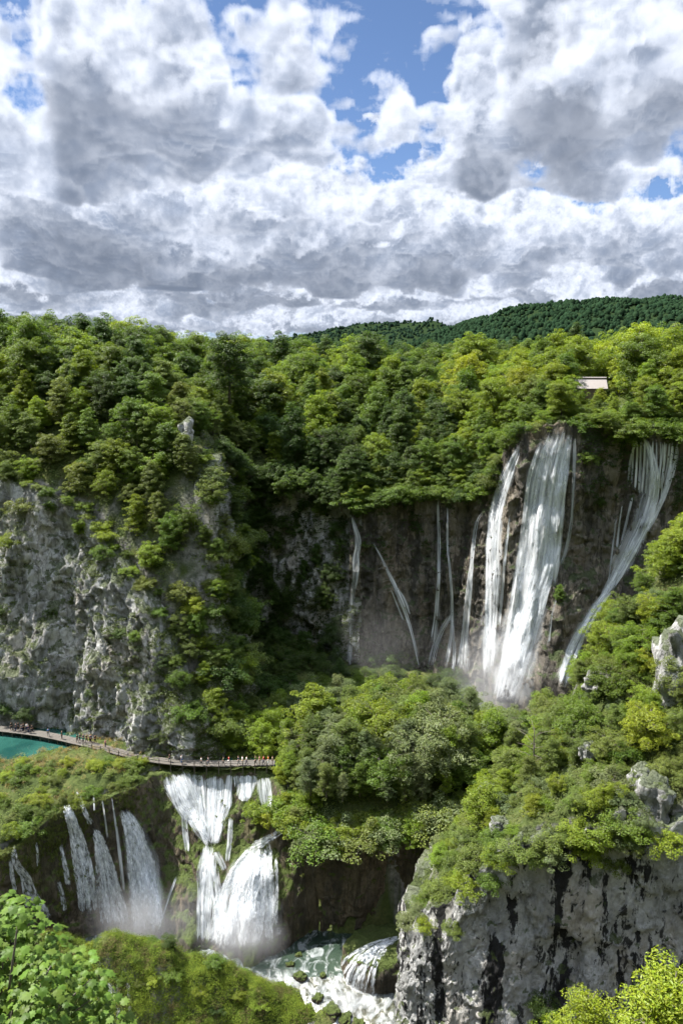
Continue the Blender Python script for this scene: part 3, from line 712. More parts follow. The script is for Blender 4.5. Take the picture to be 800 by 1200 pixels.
PROTO['broad'] = [make_tree_meshes(100 + i, 14, 4.7 + .3 * (i % 3), .16, ('round', 'egg', 'round', 'egg', 'round', 'tall')[i], 58, 5, 84, .285, .19, .92, .66) for i in range(6)]
PROTO['tall'] = [make_tree_meshes(130 + i, 17, 3.9, .12, ('tall', 'egg', 'tall')[i], 66, 5, 78, .28, .18, .82, .66) for i in range(3)]
PROTO['slope'] = [make_tree_meshes(160 + i, 5.2, 2.5, .14, ('airy', 'round', 'egg', 'airy', 'round')[i], 38, 5, 84, .150, .092, .50, .62, stems=(1, 2, 1, 3, 1)[i]) for i in range(5)]
PROTO['grove'] = [make_tree_meshes(280 + i, 9.5, 2.3, .10, ('egg', 'tall', 'egg', 'tall')[i], 56, 4, 66, .165, .095, .52, .6, rise=.8) for i in range(4)]
PROTO['shrub'] = [make_tree_meshes(190 + i, 2.2, 1.7, .04, 'round', 22, 4, 72, .145, .088, .46, .66, stems=3) for i in range(4)]
PROTO['feather'] = [make_tree_meshes(220 + i, 7.0, 2.3, .08, 'egg', 44, 5, 74, .175, .092, .50, .5, rise=.6) for i in range(3)]
PROTO['spruce'] = [make_tree_meshes(250, 16, 3.0, .06, 'cone', 90, 4, 26, .42, .12, .55, .35, rise=-.5)]
PROTO['bare'] = [make_tree_meshes(260, 7.0, 2.6, .25, 'airy', 12, 1, 2, .16, .1, .3, .5)]
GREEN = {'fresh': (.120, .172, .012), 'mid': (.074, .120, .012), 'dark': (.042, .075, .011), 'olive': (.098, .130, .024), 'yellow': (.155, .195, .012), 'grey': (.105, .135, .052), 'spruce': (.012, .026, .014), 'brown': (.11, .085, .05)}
N_TREES = {}; PLANTS = []
def plant(name, kind, x, y, z, h, hue, label, cat, group, widen=1., var=None, tint=.16):
    vs = PROTO[kind]; tm, cm, H, Rr = vs[random.randrange(len(vs)) if var is None else var % len(vs)]
    e = empty(name, (x, y, z), random.uniform(0, 6.28)); s = h / H; e.scale = (s * widen, s * widen, s)
    tag(e, label, cat, group)
    t = bpy.data.objects.new('trunk', tm); COL.objects.link(t); t.parent = e
    c = bpy.data.objects.new('crown', cm); COL.objects.link(c); c.parent = e
    g = GREEN[hue]; k = random.uniform(1 - tint, 1 + tint); k2 = random.uniform(1 - tint * .6, 1 + tint * .6)
    c.color = (g[0] * k * k2, g[1] * k, g[2] * k, 1)
    N_TREES[name] = N_TREES.get(name, 0) + 1; PLANTS.append((e, hue, cat, x, y, z + h * .6, group))
    return e
def lip_dist(C, x, y):
    T = C['P'][:, 3:5]; return float(np.sqrt(((T - np.array([x, y]))**2).sum(1).min()))
def in_frame(x, y, z, h, mx=45):
    a = to_px(x, y, z); b = to_px(x, y, z + h)
    return -mx < a[0] < 800 + mx and b[1] < 1230 and a[1] > -20, a, b
# ---- forest above the falls, front to back; what nearer crowns hide altogether is left out
hor = np.full(1400, 2000.)
forest = []
for row in range(600):
    y = 150 + row * 4.9
    if y > 700: break
    sp = 5.6 if y < 215 else 6.6 if y < 260 else 9.0 if y < 420 else 12.0
    nx = int(360 / sp)
    for k in range(-nx, nx):
        x = (k + random.uniform(-.42, .42) + .5 * (row % 2)) * sp; yy = y + random.uniform(-2.2, 2.2)
        if abs(x) > yy * .47 + 26: continue
        if random.random() > (4.9 / sp if y >= 215 else .92): continue
        forest.append((yy, x))
forest.sort()
fx = np.array([f[1] for f in forest]); fy = np.array([f[0] for f in forest]); fin = inside(poly_U, fx, fy); fz = height(fx, fy)
U_LIST = []
for (yy, x), ok, z in zip(forest, fin, fz):
    if not ok: continue
    dl, dt = lip_dist(C_LIME, x, yy), lip_dist(C_TUFA, x, yy)
    if min(dl, dt) < 2.6: continue
    if x < -20 and dl < 20: h = random.uniform(4.5, 7.5) + dl * .22
    elif x > 36 and dt < 16: h = random.uniform(4.5, 7) + dt * .28
    elif dt < 8 or (dl < 8): h = random.uniform(8, 11)
    else: h = random.choice([random.uniform(9, 12), random.uniform(12, 17.5)])
    if yy > 225 and x > 20: h *= .88
    if abs(x - 60) < 6.5 and 176 < yy < 196: h *= .38
    if abs(x - 61.5) < 6 and 192 < yy < 206: continue
    if 165 < yy < 192 and abs(x - 60.5 * yy / 197) < 5.5: h = min(h, 3.6)
    ok, a, b = in_frame(x, yy, z, h, 150)
    if not ok: continue
    w = h * .30 / yy * FPX; lo, hi = int(max(0, a[0] + 300 - w)), int(min(1399, a[0] + 300 + w))
    if hi <= lo: continue
    seg = hor[lo:hi]
    if np.mean(b[1] > seg - 1.0) > .72: continue
    hor[lo:hi] = np.minimum(seg, b[1] + h * .14 / yy * FPX)
    U_LIST.append((x, yy, float(z), h, dl, dt))
print('forest trees', len(U_LIST))
F_LAB = {'spur': ('small bushy tree clinging to the rocky spur above the pale cliff', 'small trees on the limestone spur'),
         'left': ('broad dark green tree in the dense wood above the limestone spur', 'trees in the wood above the limestone spur'),
         'mid': ('tall leafy tree in the wood above the brown cliff of thin falls', 'trees in the wood above the thin falls'),
         'right': ('bright green leafy tree on the plateau behind the big waterfall', 'trees on the plateau behind the big waterfall'),
         'rim': ('low bright green bushy tree on the rim above the big waterfall', 'bushy trees on the waterfall rim'),
         'far': ('distant tree top along the wooded skyline', 'tree tops along the skyline')}
forest_rest = []
for i, (x, y, z, h, dl, dt) in enumerate(U_LIST):
    kind = 'broad'; v = random.random()
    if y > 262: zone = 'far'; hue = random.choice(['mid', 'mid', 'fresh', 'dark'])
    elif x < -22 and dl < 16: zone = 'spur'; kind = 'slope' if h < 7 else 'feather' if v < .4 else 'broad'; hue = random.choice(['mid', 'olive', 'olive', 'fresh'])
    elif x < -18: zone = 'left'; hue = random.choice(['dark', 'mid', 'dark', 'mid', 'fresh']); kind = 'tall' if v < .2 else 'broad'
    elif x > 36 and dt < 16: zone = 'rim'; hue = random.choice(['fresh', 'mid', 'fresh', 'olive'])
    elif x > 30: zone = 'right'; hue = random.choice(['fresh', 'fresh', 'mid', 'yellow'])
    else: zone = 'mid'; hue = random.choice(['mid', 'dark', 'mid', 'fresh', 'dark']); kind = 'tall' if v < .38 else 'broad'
    name = {'spur': 'spur_tree', 'rim': 'rim_tree', 'far': 'distant_tree'}.get(zone, 'forest_tree')
    if abs(to_px(x, y, z)[0] - 400) > 440 and zone != 'far': name = 'outer_tree'
    lab, grp = F_LAB[zone]
    if N_TREES.get(name, 0) >= 290: forest_rest.append((x, y, z, h, kind, hue)); continue
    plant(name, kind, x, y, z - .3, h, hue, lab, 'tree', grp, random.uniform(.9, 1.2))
pass
# ---- single trees that stand out on the skyline
def skyline(px, ptop, Y, kind, hue, name, label, h, widen=1.):
    p = at_y(px, ptop, Y); plant(name, kind, p.x, Y, p.z - h, h, hue, label, 'tree', None, widen, 0, .02)
skyline(792, 379, 262, 'spruce', 'spruce', 'spruce_tree', 'dark pointed spruce rising over the plateau trees', 17)
skyline(313, 395, 330, 'spruce', 'spruce', 'spruce_tree', 'small dark spruce peeking over the skyline dip', 16, .8)
skyline(268, 393, 215, 'broad', 'dark', 'forest_tree', 'large dark rounded tree beside the dip in the skyline', 17, 1.15)
skyline(432, 390, 262, 'broad', 'dark', 'forest_tree', 'dark round tree on the skyline before the hill', 15, 1.2)
skyline(682, 412, 235, 'broad', 'dark', 'forest_tree', 'dark green round tree above the wooden house', 12, 1.1)
skyline(560, 392, 250, 'broad', 'fresh', 'forest_tree', 'bright green wide tree against the hill foot', 14, 1.3)
skyline(674, 380, 290, 'tall', 'dark', 'forest_tree', 'tall dark pointed tree against the wooded hill', 17, 1.1)
# ---- hillside in front of the falls
def scatter(region, n, x0, x1, y0, y1, mind):
    out = []; tries = 0
    cell = {}
    while len(out) < n and tries < n * 60:
        tries += 1
        x, y = random.uniform(x0, x1), random.uniform(y0, y1)
        if not region(x, y): continue
        k = (int(x // mind), int(y // mind))
        if any((x - a)**2 + (y - b)**2 < mind**2 for i in (-1, 0, 1) for j in (-1, 0, 1) for a, b in cell.get((k[0] + i, k[1] + j), ())): continue
        cell.setdefault(k, []).append((x, y)); out.append((x, y))
    return out
def in1(poly): return lambda x, y: bool(inside(poly, np.array([x]), np.array([y]))[0])
inU, inR, inM = in1(poly_U), in1(poly_R), in1(poly_M)
def foot_clear(x, y, z, h):
    """trees before the foot of the main fall stay low"""
    px, py = to_px(x, y, z + h)
    if 560 < px < 622 and py < 832: h = at_y(px, 832, y).z - z
    return h
def clear_R(x, y): return inR(x, y) and lip_dist(C_SPUR, x, y) > 1.0
for (x, y) in scatter(clear_R, 210, 8, 92, 80, 132, 2.5):
    z = hgt(x, y); h = random.uniform(3.2, 6.2)
    if lip_dist(C_SPUR, x, y) < 9: h = random.uniform(1.9, 3.4)
    if not in_frame(x, y, z, h)[0]: continue
    v = random.random(); h = foot_clear(x, y, z, h)
    if h < 1.0: continue
    plant('hillside_tree', 'feather' if v < .22 and h > 3.6 else 'slope', x, y, z - .2, h, random.choice(['fresh', 'fresh', 'mid', 'olive', 'olive', 'yellow'] if h > 2.5 else ['olive', 'fresh', 'grey']), 'small bright green tree on the steep hillside before the falls', 'tree', 'small trees on the steep hillside', random.uniform(.9, 1.25))
for (x, y) in scatter(clear_R, 240, 8, 80, 78, 126, 1.8):
    z = hgt(x, y); h = random.uniform(1.0, 2.2)
    if not in_frame(x, y, z, h)[0]: continue
    plant('hillside_shrub', 'shrub', x, y, z - .15, h, random.choice(['fresh', 'olive', 'mid', 'grey', 'olive']), 'low shrub among the trees of the steep hillside', 'shrub', 'shrubs on the steep hillside', random.uniform(.9, 1.4))
# ---- island of trees between the boardwalk and the big falls
def isl(x, y):
    if not inM(x, y) or inU(x, y) or inR(x, y): return False
    if lip_dist(C_BARR, x, y) < 1.2: return False
    if y < 142 and x < -9.5: return False
    if x < -10 and y < 148: return False
    if -13 < x < -4 and 148 < y < 157: return False
    if x < -24 or y > 160 - max(0, x - 5) * .25: return False
    return True
for (x, y) in scatter(isl, 105, -24, 40, 124, 160, 2.7):
    z = max(hgt(x, y), 0); h = random.uniform(7.5, 12.5) if y < 146 else random.uniform(7, 10.5)
    if lip_dist(C_BARR, x, y) < 5: h = random.uniform(4.5, 7)
    if x < -8 : h = random.uniform(4, 6)
    if not in_frame(x, y, z, h)[0]: continue
    h = foot_clear(x, y, z, h)
    if h < 1.2: continue
    plant('island_tree', random.choice(['grove', 'grove', 'grove', 'feather', 'slope']), x, y, z - .2, h, random.choice(['olive', 'grey', 'fresh', 'mid', 'grey']), 'leafy green tree on the wooded shelf between lower and upper falls', 'tree', 'trees on the wooded shelf', random.uniform(.95, 1.25))
# ---- shrubs overhanging the barrier edge and on the reed shelf
def edge_b(x, y): return inM(x, y) and .2 < lip_dist(C_BARR, x, y) < 2.6 and (x > -9 or x < -33)
for (x, y) in scatter(edge_b, 52, -62, 24, 114, 137, 1.5):
    plant('edge_shrub', 'shrub', x, y, hgt(x, y) - .3, random.uniform(1.3, 2.6), random.choice(['mid', 'olive', 'fresh']), 'green shrub overhanging the edge of the mossy tufa step', 'shrub', 'shrubs along the tufa step', random.uniform(1, 1.4))
def shelf(x, y): return inM(x, y) and x < -33 and y < 141.5 - .15 * (x + 33) * 0 and hgt(x, y) > .1 - 6 * (y < 132)
for (x, y) in scatter(shelf, 46, -66, -33, 116, 141, 2.0):
    plant('shelf_shrub', 'shrub', x, y, hgt(x, y) - .2, random.uniform(.7, 1.7), random.choice(['olive', 'fresh', 'yellow', 'mid']), 'low leafy shrub on the reedy shelf beside the lake', 'shrub', 'shrubs on the reedy shelf', random.uniform(1, 1.5))
# ---- bushes hanging over the rock lip
P_ = C_TUFA['P']; n_ = C_TUFA['n']; acc = 0.
for i in range(1, len(P_) - 1):
    acc += float(np.linalg.norm(P_[i, 3:5] - P_[i - 1, 3:5]))
    if acc < 1.15: continue
    acc = random.uniform(-.4, .3); x, y, z = P_[i, 3:]
    if 38.2 < x < 40.2 or 42 < x < 48.6 or 59.5 < x < 63.5 and random.random() < .7 or x > 96: continue
    h = random.uniform(2.0, 3.8); o = random.uniform(-1.6, .9)
    plant('lip_shrub', random.choice(['shrub', 'shrub', 'slope']), x + n_[i, 0] * o, y + n_[i, 1] * o, z - h * .42 - max(o, 0) * .8, h, random.choice(['mid', 'fresh', 'olive', 'mid'] if x > 33 else ['dark', 'mid', 'mid']), 'leafy bush spilling over the rock lip at the very top of the tall brown cliff', 'shrub', 'bushes spilling over the rock lip', 1.35)
P_ = C_LIME['P']; n_ = C_LIME['n']; acc = 0.
for i in range(1, len(P_) - 1):
    acc += float(np.linalg.norm(P_[i, 3:5] - P_[i - 1, 3:5])); x, y, z = P_[i, 3:]
    if acc < 2.0: continue
    if y > 180:
        acc = random.uniform(.3, 1.2); h = random.uniform(3.5, 6.5); o = random.uniform(-1.5, 1.4)
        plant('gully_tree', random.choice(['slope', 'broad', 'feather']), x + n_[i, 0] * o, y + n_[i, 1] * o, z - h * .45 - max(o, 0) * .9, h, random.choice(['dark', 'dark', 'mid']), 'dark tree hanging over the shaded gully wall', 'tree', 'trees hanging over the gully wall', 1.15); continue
    acc = random.uniform(-1.2, .6); h = random.uniform(1.0, 2.3); o = random.uniform(-3.2, .2)
    plant('crest_shrub', random.choice(['shrub', 'slope', 'shrub']), x + n_[i, 0] * o, y + n_[i, 1] * o, z - h * .25 - max(o, 0) * .9 - .2, h, random.choice(['olive', 'fresh', 'mid', 'olive']), 'bush along the crest of the pale limestone cliff', 'shrub', 'bushes along the crest of the pale cliff', 1.4)
P_ = C_BARR['P']; n_ = C_BARR['n']; acc = 0.
for i in range(1, len(P_) - 1):
    acc += float(np.linalg.norm(P_[i, 3:5] - P_[i - 1, 3:5])); x, y, z = P_[i, 3:]
    if x < -9.5 or x > 24 or acc < .8: continue
    acc = random.uniform(-.3, .3); h = random.uniform(2.6, 5.0); o = random.uniform(-1.5, 1.2)
    plant('overhang_shrub', random.choice(['shrub', 'slope', 'feather']), x + n_[i, 0] * o, y + n_[i, 1] * o, z - h * .38 - max(o, 0) * .9, h, random.choice(['olive', 'fresh', 'grey', 'mid']), 'leafy bush hanging down over the dark tufa wall beneath the wooded shelf', 'shrub', 'bushes hanging over the dark tufa wall', 1.3)
# ---- shrubs and small trees rooted on the pale cliff
Vc, nv = C_LIME['V'], None
lp = []
for (px, py, h, kind, hue) in [(95,628,4.2,'slope','fresh'),(30,600,3.2,'shrub','olive'),(12,640,3,'shrub','fresh'),(150,590,5,'slope','olive'),(122,652,2.6,'shrub','mid'),(60,600,3,'slope','mid'),(185,560,6,'slope','fresh'),(225,560,6.5,'feather','olive'),
        (205,640,5,'slope','olive'),(240,640,5,'feather','mid'),(248,590,6,'slope','olive'),(230,720,4.4,'slope','yellow'),(214,700,3.4,'shrub','olive'),(205,740,3.6,'slope','olive'),(222,770,4.2,'slope','olive'),(238,800,4.6,'feather','fresh'),(252,830,4.6,'slope','fresh'),
        (210,800,2.8,'shrub','mid'),(190,780,2,'shrub','dark'),(140,745,1.6,'shrub','dark'),(30,840,2.4,'shrub','dark'),(8,835,2.2,'shrub','dark'),(110,815,1.6,'shrub','dark'),(160,750,1.8,'shrub','mid'),(165,690,2,'shrub','olive'),(100,560,5,'slope','mid'),(35,560,5,'slope','fresh'),(140,540,6,'feather','mid'),(85,530,9,'feather','fresh'),
        (240,760,3.6,'slope','yellow'),(255,790,4,'feather','olive'),(262,850,4,'slope','fresh'),(225,840,3,'shrub','mid'),(60,720,1.5,'shrub','dark'),(4,720,1.7,'shrub','dark'),(20,520,5,'slope','olive'),(8,560,4,'slope','olive'),(262,620,3.5,'slope','olive'),(268,690,2.5,'shrub','olive')]:
    b = hit(px, py, ('lime', 'ground'))
    if b is None: continue
    p = b[0] - b[1] * .3
    plant('cliff_shrub', kind, p.x, p.y, p.z - h * .12, h, hue, 'shrub rooted in a crack of the pale limestone cliff', 'shrub', 'shrubs on the limestone cliff', random.uniform(.95, 1.25))
for i in range(46):
    px = random.uniform(252, 292); py = random.uniform(540, 800); b = hit(px, py, ('lime', 'ground'))
    if b is None: continue
    p = b[0]; h = random.uniform(2.2, 4.6)
    plant('flank_shrub', random.choice(['shrub', 'slope', 'slope']), p.x, p.y, p.z - h * .3, h, random.choice(['mid', 'olive', 'dark', 'fresh']), 'shrub clothing the steep flank of the limestone spur facing the shaded canyon', 'shrub', 'shrubs on the flank of the spur', 1.2)
for i in range(95):
    px = 275 + 125 * random.random()**1.6; py = random.uniform(560, 800); b = hit(px, py, ('lime', 'ground'))
    if b is None: continue
    p = b[0]; h = random.uniform(3, 7)
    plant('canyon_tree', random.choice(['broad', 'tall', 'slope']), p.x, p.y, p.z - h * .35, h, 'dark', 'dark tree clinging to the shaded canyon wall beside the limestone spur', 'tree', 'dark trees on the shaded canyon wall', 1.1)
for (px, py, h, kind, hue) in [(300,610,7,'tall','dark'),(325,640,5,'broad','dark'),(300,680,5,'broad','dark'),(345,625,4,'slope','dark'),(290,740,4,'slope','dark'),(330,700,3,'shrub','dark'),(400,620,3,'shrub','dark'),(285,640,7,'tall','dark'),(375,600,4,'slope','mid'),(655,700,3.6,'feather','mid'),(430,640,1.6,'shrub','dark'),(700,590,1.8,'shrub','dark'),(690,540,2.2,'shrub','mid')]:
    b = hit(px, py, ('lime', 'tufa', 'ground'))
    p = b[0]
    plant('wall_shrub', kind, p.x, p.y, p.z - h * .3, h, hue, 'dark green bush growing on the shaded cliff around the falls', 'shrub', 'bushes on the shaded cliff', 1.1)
for (x, y) in scatter(lambda x, y: lip_dist(C_TUFA, x, y) < 6.5 and inU(x, y), 190, -8, 98, 155, 198, 1.75):
    z = hgt(x, y); d = lip_dist(C_TUFA, x, y); h = random.uniform(1.8, 3.6) if x > 33 else random.uniform(3, 6.5)
    if d < 3.4 and (43.5 < x < 49 or 59 < x < 63): h = random.uniform(1.0, 1.5)
    if abs(x - 60.5 * y / 197) < 5.5: h = min(h, 2.6)
    if not in_frame(x, y, z, h)[0]: continue
    plant('rim_shrub', 'shrub' if h < 2.4 else 'slope', x, y, z - .4, h, random.choice(['mid', 'fresh', 'olive', 'fresh'] if x > 33 else ['mid', 'fresh', 'dark', 'mid']), 'bush crowding the lip of the tall brown cliff', 'shrub', 'bushes along the waterfall lip', 1.3)
for (px, py, h, kind, hue) in [(268,880,5,'slope','fresh'),(282,868,6.5,'feather','fresh'),(300,878,6,'slope','fresh'),(296,848,6,'feather','olive'),(318,868,7,'slope','fresh'),(338,880,6.5,'feather','fresh'),(325,845,6,'slope','olive'),(345,860,4,'slope','fresh'),(275,845,5,'slope','mid'),(388,858,6,'feather','fresh'),(310,890,3.5,'slope','yellow'),(260,862,4,'shrub','olive'),(340,902,5,'slope','fresh'),(332,915,4,'slope','yellow'),(350,925,5,'feather','olive'),(335,950,3.5,'slope','yellow'),(318,962,2.5,'shrub','yellow'),(300,955,2.5,'shrub','fresh'),(345,975,3,'slope','mid')]:
    b = hit(px, py, ('lime', 'ground', 'barr')); p = b[0]
    plant('waterside_tree', kind, p.x, p.y, p.z - .3, h, hue, 'sunlit light green tree between the cliff foot and the end of the boardwalk', 'tree', 'trees around the end of the boardwalk', random.uniform(.95, 1.2))
for i in range(26):
    px = random.uniform(478, 800); py = np.interp(px, [470, 520, 560, 620, 700, 800], [1062, 1020, 992, 970, 965, 962]) + random.uniform(0, 36)
    b = hit(px, py, ('spur', 'ground')); p = b[0]; h = random.uniform(1.0, 2.3)
    plant('brow_shrub', 'shrub', p.x, p.y, p.z - h * .3, h, random.choice(['olive', 'fresh', 'grey', 'mid']), 'shrub hanging over the brow of the streaked grey cliff', 'shrub', 'shrubs on the brow of the streaked cliff', random.uniform(1, 1.4))
for (px, py, h, hue) in [(560,1010,2.6,'olive'),(545,1040,2.2,'fresh'),(515,1050,2.2,'olive'),(500,1085,1.6,'yellow'),(575,1035,1.8,'mid'),(610,1000,2.4,'olive'),(690,1000,2,'fresh'),(720,1015,1.6,'olive'),(650,990,2.4,'olive'),(640,1180,2.2,'dark'),(775,1150,2.6,'dark'),(530,1090,1.3,'olive')]:
    b = hit(px, py, ('spur', 'ground')); p = b[0]
    plant('brow_shrub', 'shrub', p.x, p.y, p.z - h * .3, h, hue, 'shrub hanging over the brow of the streaked grey cliff', 'shrub', 'shrubs on the brow of the streaked cliff', 1.2)
for (x, y) in scatter(lambda x, y: inM(x, y) and not inU(x, y) and not inR(x, y) and y > 164 - .1 * x, 46, -22, 30, 160, 188, 2.6):
    h = random.uniform(1.2, 3.2)
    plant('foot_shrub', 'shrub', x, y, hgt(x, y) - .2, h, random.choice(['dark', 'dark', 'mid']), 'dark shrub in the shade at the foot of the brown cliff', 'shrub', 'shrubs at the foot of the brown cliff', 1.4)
for (x, y) in scatter(lambda x, y: not inM(x, y) and not inR(x, y) and hgt(x, y) > -24, 34, -46, -6, 104, 119, 1.5):
    h = random.uniform(.5, 1.3)
    plant('mound_shrub', 'shrub', x, y, hgt(x, y) - .1, h, random.choice(['fresh', 'olive', 'mid', 'dark', 'yellow']), 'little shrub rooted on the mossy mound', 'shrub', 'little shrubs on the mossy mound', random.uniform(1.1, 1.6))
# dead tree on the hillside
p = hit(625, 905, ('ground',))[0]
plant('bare_tree', 'bare', p.x, p.y, p.z - .3, 7.5, 'olive', 'nearly leafless dark tree standing out of the green hillside', 'tree', None, 1., 0)
# ---- ground cover that nobody could count
def cover(name, label, mat, P, Nn, per, rad, leaf, leafw, col, flat=.6, tilt=.5, droop=.2, seed=3, lift=.3):
    r = np.random.default_rng(seed); n = len(P)
    C = np.repeat(P, per, 0); NN = np.repeat(Nn, per, 0)
    d = sphere_dirs(len(C), r, -.3); s = np.repeat(rad * r.uniform(.5, 1.4, n), per)[:, None]
    C = C + d * s * np.array([1, 1, flat]) * r.uniform(.4, 1, (len(C), 1)) + NN * lift * s
    V, Fq = leaf_quads(C, NN * .8 + d * .5 + np.array([0, 0, .35]), leaf, leafw, r, tilt, droop)
    o = mesh_obj(name, V, Fq, mat, None, False); o.color = (*col, 1)
    return tag(o, label, kind='stuff')
def surf_pts(n, region, x0, x1, y0, y1, seed):
    r = np.random.default_rng(seed); X, Y = r.uniform(x0, x1, n), r.uniform(y0, y1, n); k = region(X, Y); X, Y = X[k], Y[k]
    Z = height(X, Y); e = .5; nx = -(height(X + e, Y, False) - height(X - e, Y, False)) / (2 * e); ny = -(height(X, Y + e, False) - height(X, Y - e, False)) / (2 * e)
    Nn = np.stack([nx, ny, np.ones_like(nx)], 1); Nn /= np.linalg.norm(Nn, axis=1)[:, None]
    ok = Nn[:, 2] > .15
    return np.stack([X, Y, Z], 1)[ok], Nn[ok]
vR = lambda X, Y: inside(poly_R, X, Y) & (np.abs(X) < Y * .47 + 4)
P, Nn = surf_pts(9000, vR, 8, 85, 78, 128, 1)
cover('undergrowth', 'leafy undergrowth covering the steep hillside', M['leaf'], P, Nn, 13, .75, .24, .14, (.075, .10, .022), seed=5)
vU = lambda X, Y: inside(poly_U, X, Y) & (np.abs(X) < Y * .47 + 4)
P, Nn = surf_pts(5200, vU, -95, 95, 148, 232, 2)
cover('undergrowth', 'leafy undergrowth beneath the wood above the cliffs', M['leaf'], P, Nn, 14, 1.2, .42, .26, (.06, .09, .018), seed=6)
vM = lambda X, Y: inside(poly_M, X, Y) & ~inside(poly_U, X, Y) & ~inside(poly_R, X, Y) & ((X < -33) | (Y > 143) | (X > -9.5)) & ~((np.abs(X + 8) < 6) & (np.abs(Y - 152) < 5))
P, Nn = surf_pts(9000, vM, -70, 40, 114, 178, 3); k = P[:, 2] > np.where(P[:, 1] > 133, .1, -9); P, Nn = P[k], Nn[k]
k = (P[:, 0] < -36) & (P[:, 1] > 127) & (spe(P, 14, .3) > -.2)
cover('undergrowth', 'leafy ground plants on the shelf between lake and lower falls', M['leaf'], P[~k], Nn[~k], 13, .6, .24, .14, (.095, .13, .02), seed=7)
cover('reeds', 'dry straw coloured reeds beside the turquoise lake', M['leaf'], P[k], Nn[k], 14, .55, .75, .05, (.20, .155, .07), flat=1.0, tilt=1.2, droop=-2., seed=8, lift=.5)
vL = lambda X, Y: ~inside(poly_M, X, Y) & ~inside(poly_R, X, Y) & (Y > 100)
P, Nn = surf_pts(60000, vL, -64, 8, 101, 124, 4); k = P[:, 2] > -25.0 - np.clip((119 - P[:, 1]) / 22, 0, 1) * 4.6; P, Nn = P[k], Nn[k]
hue = spe(P, 7, .4) + .6 * spe(P, 2.2, .1)
for lo_, hi_, colr, sd in ((-9, -1.1, (.085, .076, .028), 9), (-1.1, .3, (.070, .102, .014), 19), (.3, 9, (.105, .142, .016), 29)):
    k = (hue > lo_) & (hue <= hi_); k &= np.random.default_rng(sd).random(len(k)) < .5
    cover('moss', {9: 'brownish', 19: 'deep green', 29: 'bright green'}[sd] + ' cushions of moss on the rounded tufa mound', M['moss'], P[k], Nn[k], 28, .72, .18, .09, colr, flat=.85, seed=sd, tilt=.45, droop=1.2)
def curtain_pts(C, n, cond, seed):
    r = np.random.default_rng(seed); V, Fq = C['V'], C['F']; f = Fq[r.integers(0, len(Fq), n)]
    A = V[f]; ctr = A.mean(1); nn = np.cross(A[:, 2] - A[:, 0], A[:, 3] - A[:, 1]); nn /= np.linalg.norm(nn, axis=1)[:, None] + 1e-9
    flip = (nn * (np.array([0, 0, CAM_H]) - ctr)).sum(1) < 0; nn[flip] *= -1
    k = cond(ctr, nn); return ctr[k], nn[k]
P, Nn = curtain_pts(C_BARR, 26000, lambda c, n: (spe(c, 9, .2) + (c[:, 2] + np.where(c[:, 0] < -44, 13, 6.5)) * .16 > .35) & ((c[:, 0] < -34.5) | (c[:, 0] > -9) | (spe(c, 6, .5) > 1.2)), 1)
cover('hanging_moss', 'hanging moss and roots draped over the tufa step', M['moss'], P, Nn, 9, .38, .5, .10, (.062, .075, .018), flat=1.2, tilt=.35, droop=2.6, seed=10, lift=.25)
P, Nn = curtain_pts(C_LIME, 60000, lambda c, n: ((n[:, 2] + .22 * spe(c, 20, .6) > .66) | ((c[:, 0] > -27.5) & (spe(c, 9, .1) > -.75))) & (c[:, 1] < 190), 2)
cover('ledge_plants', 'tufts of green plants on the ledges of the pale cliff', M['leaf'], P, Nn, 9, .6, .28, .16, (.062, .085, .022), seed=11)
P, Nn = curtain_pts(C_LIME, 30000, lambda c, n: (c[:, 1] > 176) & (spe(c, 15, .2) > -.35 + (c[:, 0] > -6) * .8), 3)
P2, N2 = curtain_pts(C_TUFA, 60000, lambda c, n: (spe(c * np.array([1, 1, .5]), 16, .7) + (c[:, 2] - np.interp(c[:, 0], [0, 30, 38, 60], [34, 36, 52, 52])) * .16 > .9) & (n[:, 2] > -.3) & ~((c[:, 0] > 35) & (c[:, 0] < 49)), 4)
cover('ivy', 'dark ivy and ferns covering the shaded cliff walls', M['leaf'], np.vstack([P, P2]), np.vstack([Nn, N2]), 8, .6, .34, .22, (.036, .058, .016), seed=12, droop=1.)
P, Nn = curtain_pts(C_SPUR, 26000, lambda c, n: (n[:, 2] + .25 * spe(c, 12, .2) + np.clip((c[:, 2] - np.interp(c[:, 0], [8, 14, 23, 40, 60], [-2, 3, 12, 17, 19])) * .12, -.5, .6) > .78), 5)
cover('ledge_plants', 'tufts of green plants on the ledges of the streaked cliff', M['leaf'], P, Nn, 9, .5, .2, .11, (.07, .09, .026), seed=13)
